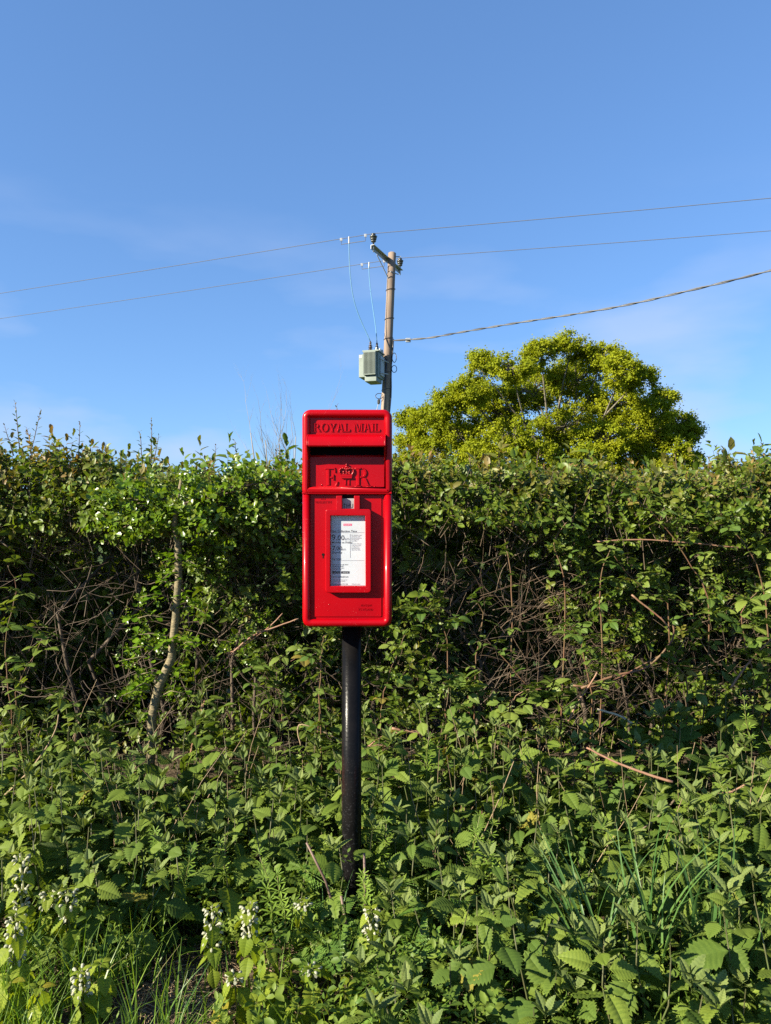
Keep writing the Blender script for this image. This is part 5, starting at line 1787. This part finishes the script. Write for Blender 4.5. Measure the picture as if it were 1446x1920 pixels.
# ------------------------------------------------------------------ grass
def blades(pos, h, w, lean, rg, segs=4):
    n = len(pos)
    az = rg.uniform(0, 6.28, n)
    dx, dy = np.cos(az), np.sin(az)
    V = np.zeros((n, segs + 1, 2, 3))
    for i in range(segs + 1):
        t = i / segs
        c = pos + np.stack([dx * lean * t ** 2, dy * lean * t ** 2, h * (t - .25 * np.clip(lean / h, 0, 1.5) * t ** 2)], 1)
        ww = w * (1 - t ** 1.8) + .0002
        s = np.stack([-dy * ww, dx * ww, np.zeros(n)], 1)
        V[:, i, 0] = c - s; V[:, i, 1] = c + s
    idx = np.arange(n)[:, None] * (2 * (segs + 1)) + np.arange(segs)[None, :] * 2
    F = np.stack([idx, idx + 1, idx + 3, idx + 2], -1).reshape(-1, 4)
    return V.reshape(-1, 3), F, np.repeat(rg.uniform(0, 1, n), 2 * (segs + 1))


def build_grass():
    rg = np.random.default_rng(77)
    n = 3600
    x = rg.uniform(-1.9, -.42, n); y = rg.uniform(1.35, 1.92, n)
    keep = (vnoise(x * 9, y * 9, 3.3) > .38) & ~(((x + .48) / .16) ** 2 + ((y - 1.80) / .2) ** 2 < 1)
    x, y = x[keep], y[keep]
    m = 1500                                       # thin grass elsewhere
    x2 = rg.uniform(-1.6, 1.7, m); y2 = rg.uniform(1.45, 2.4, m)
    x = np.concatenate([x, x2]); y = np.concatenate([y, y2]); n = len(x)
    pos = np.stack([x, y, ground_z(x, y) - .005], 1)
    V, F, rn = blades(pos, rg.uniform(.06, .22, n), rg.uniform(.0012, .0030, n), rg.uniform(.01, .14, n), rg)
    o = link('grass', mesh_np('grass', V, F, M['grass'], attrs={'rnd': rn}))
    tag(o, 'long fresh green grass at the lower left of the verge', 'grass', kind='stuff')
    # straw and dead stems on the bare earth
    n = 1500
    x = rg.uniform(-1.6, 1.7, n); y = rg.uniform(1.5, 3.1, n)
    k = n // 2
    x[:k] = rg.normal(-.47, .16, k); y[:k] = rg.normal(1.80, .16, k)
    A = np.stack([x, y, ground_z(x, y) + .004 + .012 * rg.random(n)], 1)
    a = rg.uniform(0, 6.28, n); ln = rg.uniform(.02, .11, n)
    B = A + np.stack([np.cos(a) * ln, np.sin(a) * ln, rg.normal(0, .008, n)], 1)
    r = rg.uniform(.0006, .0018, n)
    Vt, Ft = tubes_np(A, B, r, r * .6, rg.uniform(-.2, .2, n), rg, 3, 3)
    m = 150                                        # dry stalks still standing
    x = rg.uniform(-1.6, 1.7, m); y = rg.uniform(2.2, 3.0, m)
    x = np.where(np.abs(x + .1) < .22, x + .5, x)
    A = np.stack([x, y, ground_z(x, y)], 1); hh = rg.uniform(.18, .50, m)
    B = A + np.stack([rg.normal(0, .12, m), rg.normal(0, .10, m), hh], 1)
    r = rg.uniform(.0010, .0022, m)
    V2, F2 = tubes_np(A, B, r, r * .6, rg.uniform(-.08, .08, m), rg, 4, 4)
    Ft = np.concatenate([Ft, F2 + len(Vt)]); Vt = np.concatenate([Vt, V2])
    o = link('straw_litter', mesh_np('straw_litter', Vt, Ft, M['straw']))
    tag(o, 'dry straw and dead stems littering the bare earth under the plants', 'litter', kind='stuff')
    # low leafy ground cover under the nettles
    n = 6500
    x = rg.uniform(-1.9, 2.0, n); y = rg.uniform(1.45, 3.1, n)
    keep = ~(((x + .50) / .20) ** 2 + ((y - 1.78) / .20) ** 2 < 1) & ~((x < -.42) & (y < 1.8)) & (vnoise(x * 5, y * 5, 7.7) > .25)
    x, y = x[keep], y[keep]; n = len(x)
    pos = np.stack([x, y, ground_z(x, y) + .005 + .13 * rg.random(n) + .12 * rg.random(n) * np.exp(-((x + .25) / .25) ** 2) * (y > 2.05)], 1)
    var = [shoot_variant(n=5, length=.05, leaf=.026, seed=900 + i, spread=(50, 95)) for i in range(4)]
    V, F, rn, tpv = scatter(var, pos, np.stack([rg.normal(0, .4, n), rg.normal(0, .4, n), np.ones(n)], 1), rg.uniform(.7, 1.3, n), np.zeros(n), rg)
    o = link('ground_cover', mesh_np('ground_cover', V, F, M['cover'], attrs={'rnd': rn}))
    tag(o, 'low leafy ground cover filling the verge beneath the nettles', 'ground cover', kind='stuff')


build_grass()


# coarse grass tufts among the nettles
def blade_mesh(seed):
    rg = random.Random(seed)
    b = MB(); vs = []
    ln = rg.uniform(.10, .55); segs = 8
    for i in range(segs + 1):
        t = i / segs
        w = .011 * (1 - t ** 2.2) * (.75 + .25 * min(1, t * 4)) + .0004
        y = ln * t ** 2.2; z = t - .35 * ln * t ** 3
        for s in (-1, 0, 1):
            vs.append((s * w, y, z + (abs(s) * w * .5)))
    f = []
    for i in range(segs):
        for k in range(2):
            a = i * 3 + k
            f.append((a, a + 1, a + 4, a + 3))
    return b.add(vs, f).mesh('blade', M['grass_o'], True)


BL = [blade_mesh(k) for k in range(6)]
def tuft(px, py, Y, n, ht, label, seed, lean=0.0):
    rg = random.Random(seed)
    p = P(px, py, Y)
    root = empty('grass_tuft', (p.x, p.y, float(ground_z(p.x, p.y))))
    tag(root, label, 'grass tuft', 'coarse grass tufts among the nettles')
    for k in range(n):
        s = ht * rg.uniform(.55, 1.1)
        az = rg.uniform(0, 6.28)
        M0 = Matrix.Translation((rg.uniform(-.03, .03), rg.uniform(-.03, .03), -.01)) @ Matrix.Rotation(lean + rg.uniform(-.18, .18), 4, 'Y') @ Matrix.Rotation(az, 4, 'Z') @ Matrix.Diagonal((s * .9, s, s, 1))
        place('blade', rg.choice(BL), root, M0)


tuft(1150, 1830, 1.80, 24, .44, 'tall bluish grass tuft in the middle of the lower right nettles', 701, -.22)
tuft(1225, 1830, 1.80, 20, .52, 'tall grass tuft with long upright blades between the two others', 702, -.1)
tuft(1325, 1830, 1.80, 24, .46, 'grass tuft with a straight tall blade nearest the right edge', 703, .06)
tuft(1370, 1850, 1.74, 18, .32, 'low arching grass tuft at the lower right edge', 704, .3)
tuft(620, 1700, 2.0, 9, .22, 'small grass tuft at the foot of the post', 705, 0)
tuft(230, 1560, 2.0, 9, .30, 'thin grass tuft standing in the left nettles', 706, .2)
tuft(40, 1700, 1.9, 10, .26, 'grass tuft at the left edge by the flowering dead-nettle', 707, .3)
tuft(330, 1840, 1.72, 9, .20, 'thin grass tuft at the edge of the bare earth', 708, .4)
tuft(930, 1860, 1.68, 8, .2, 'small grass tuft at the bottom among the front nettles', 709, .0)
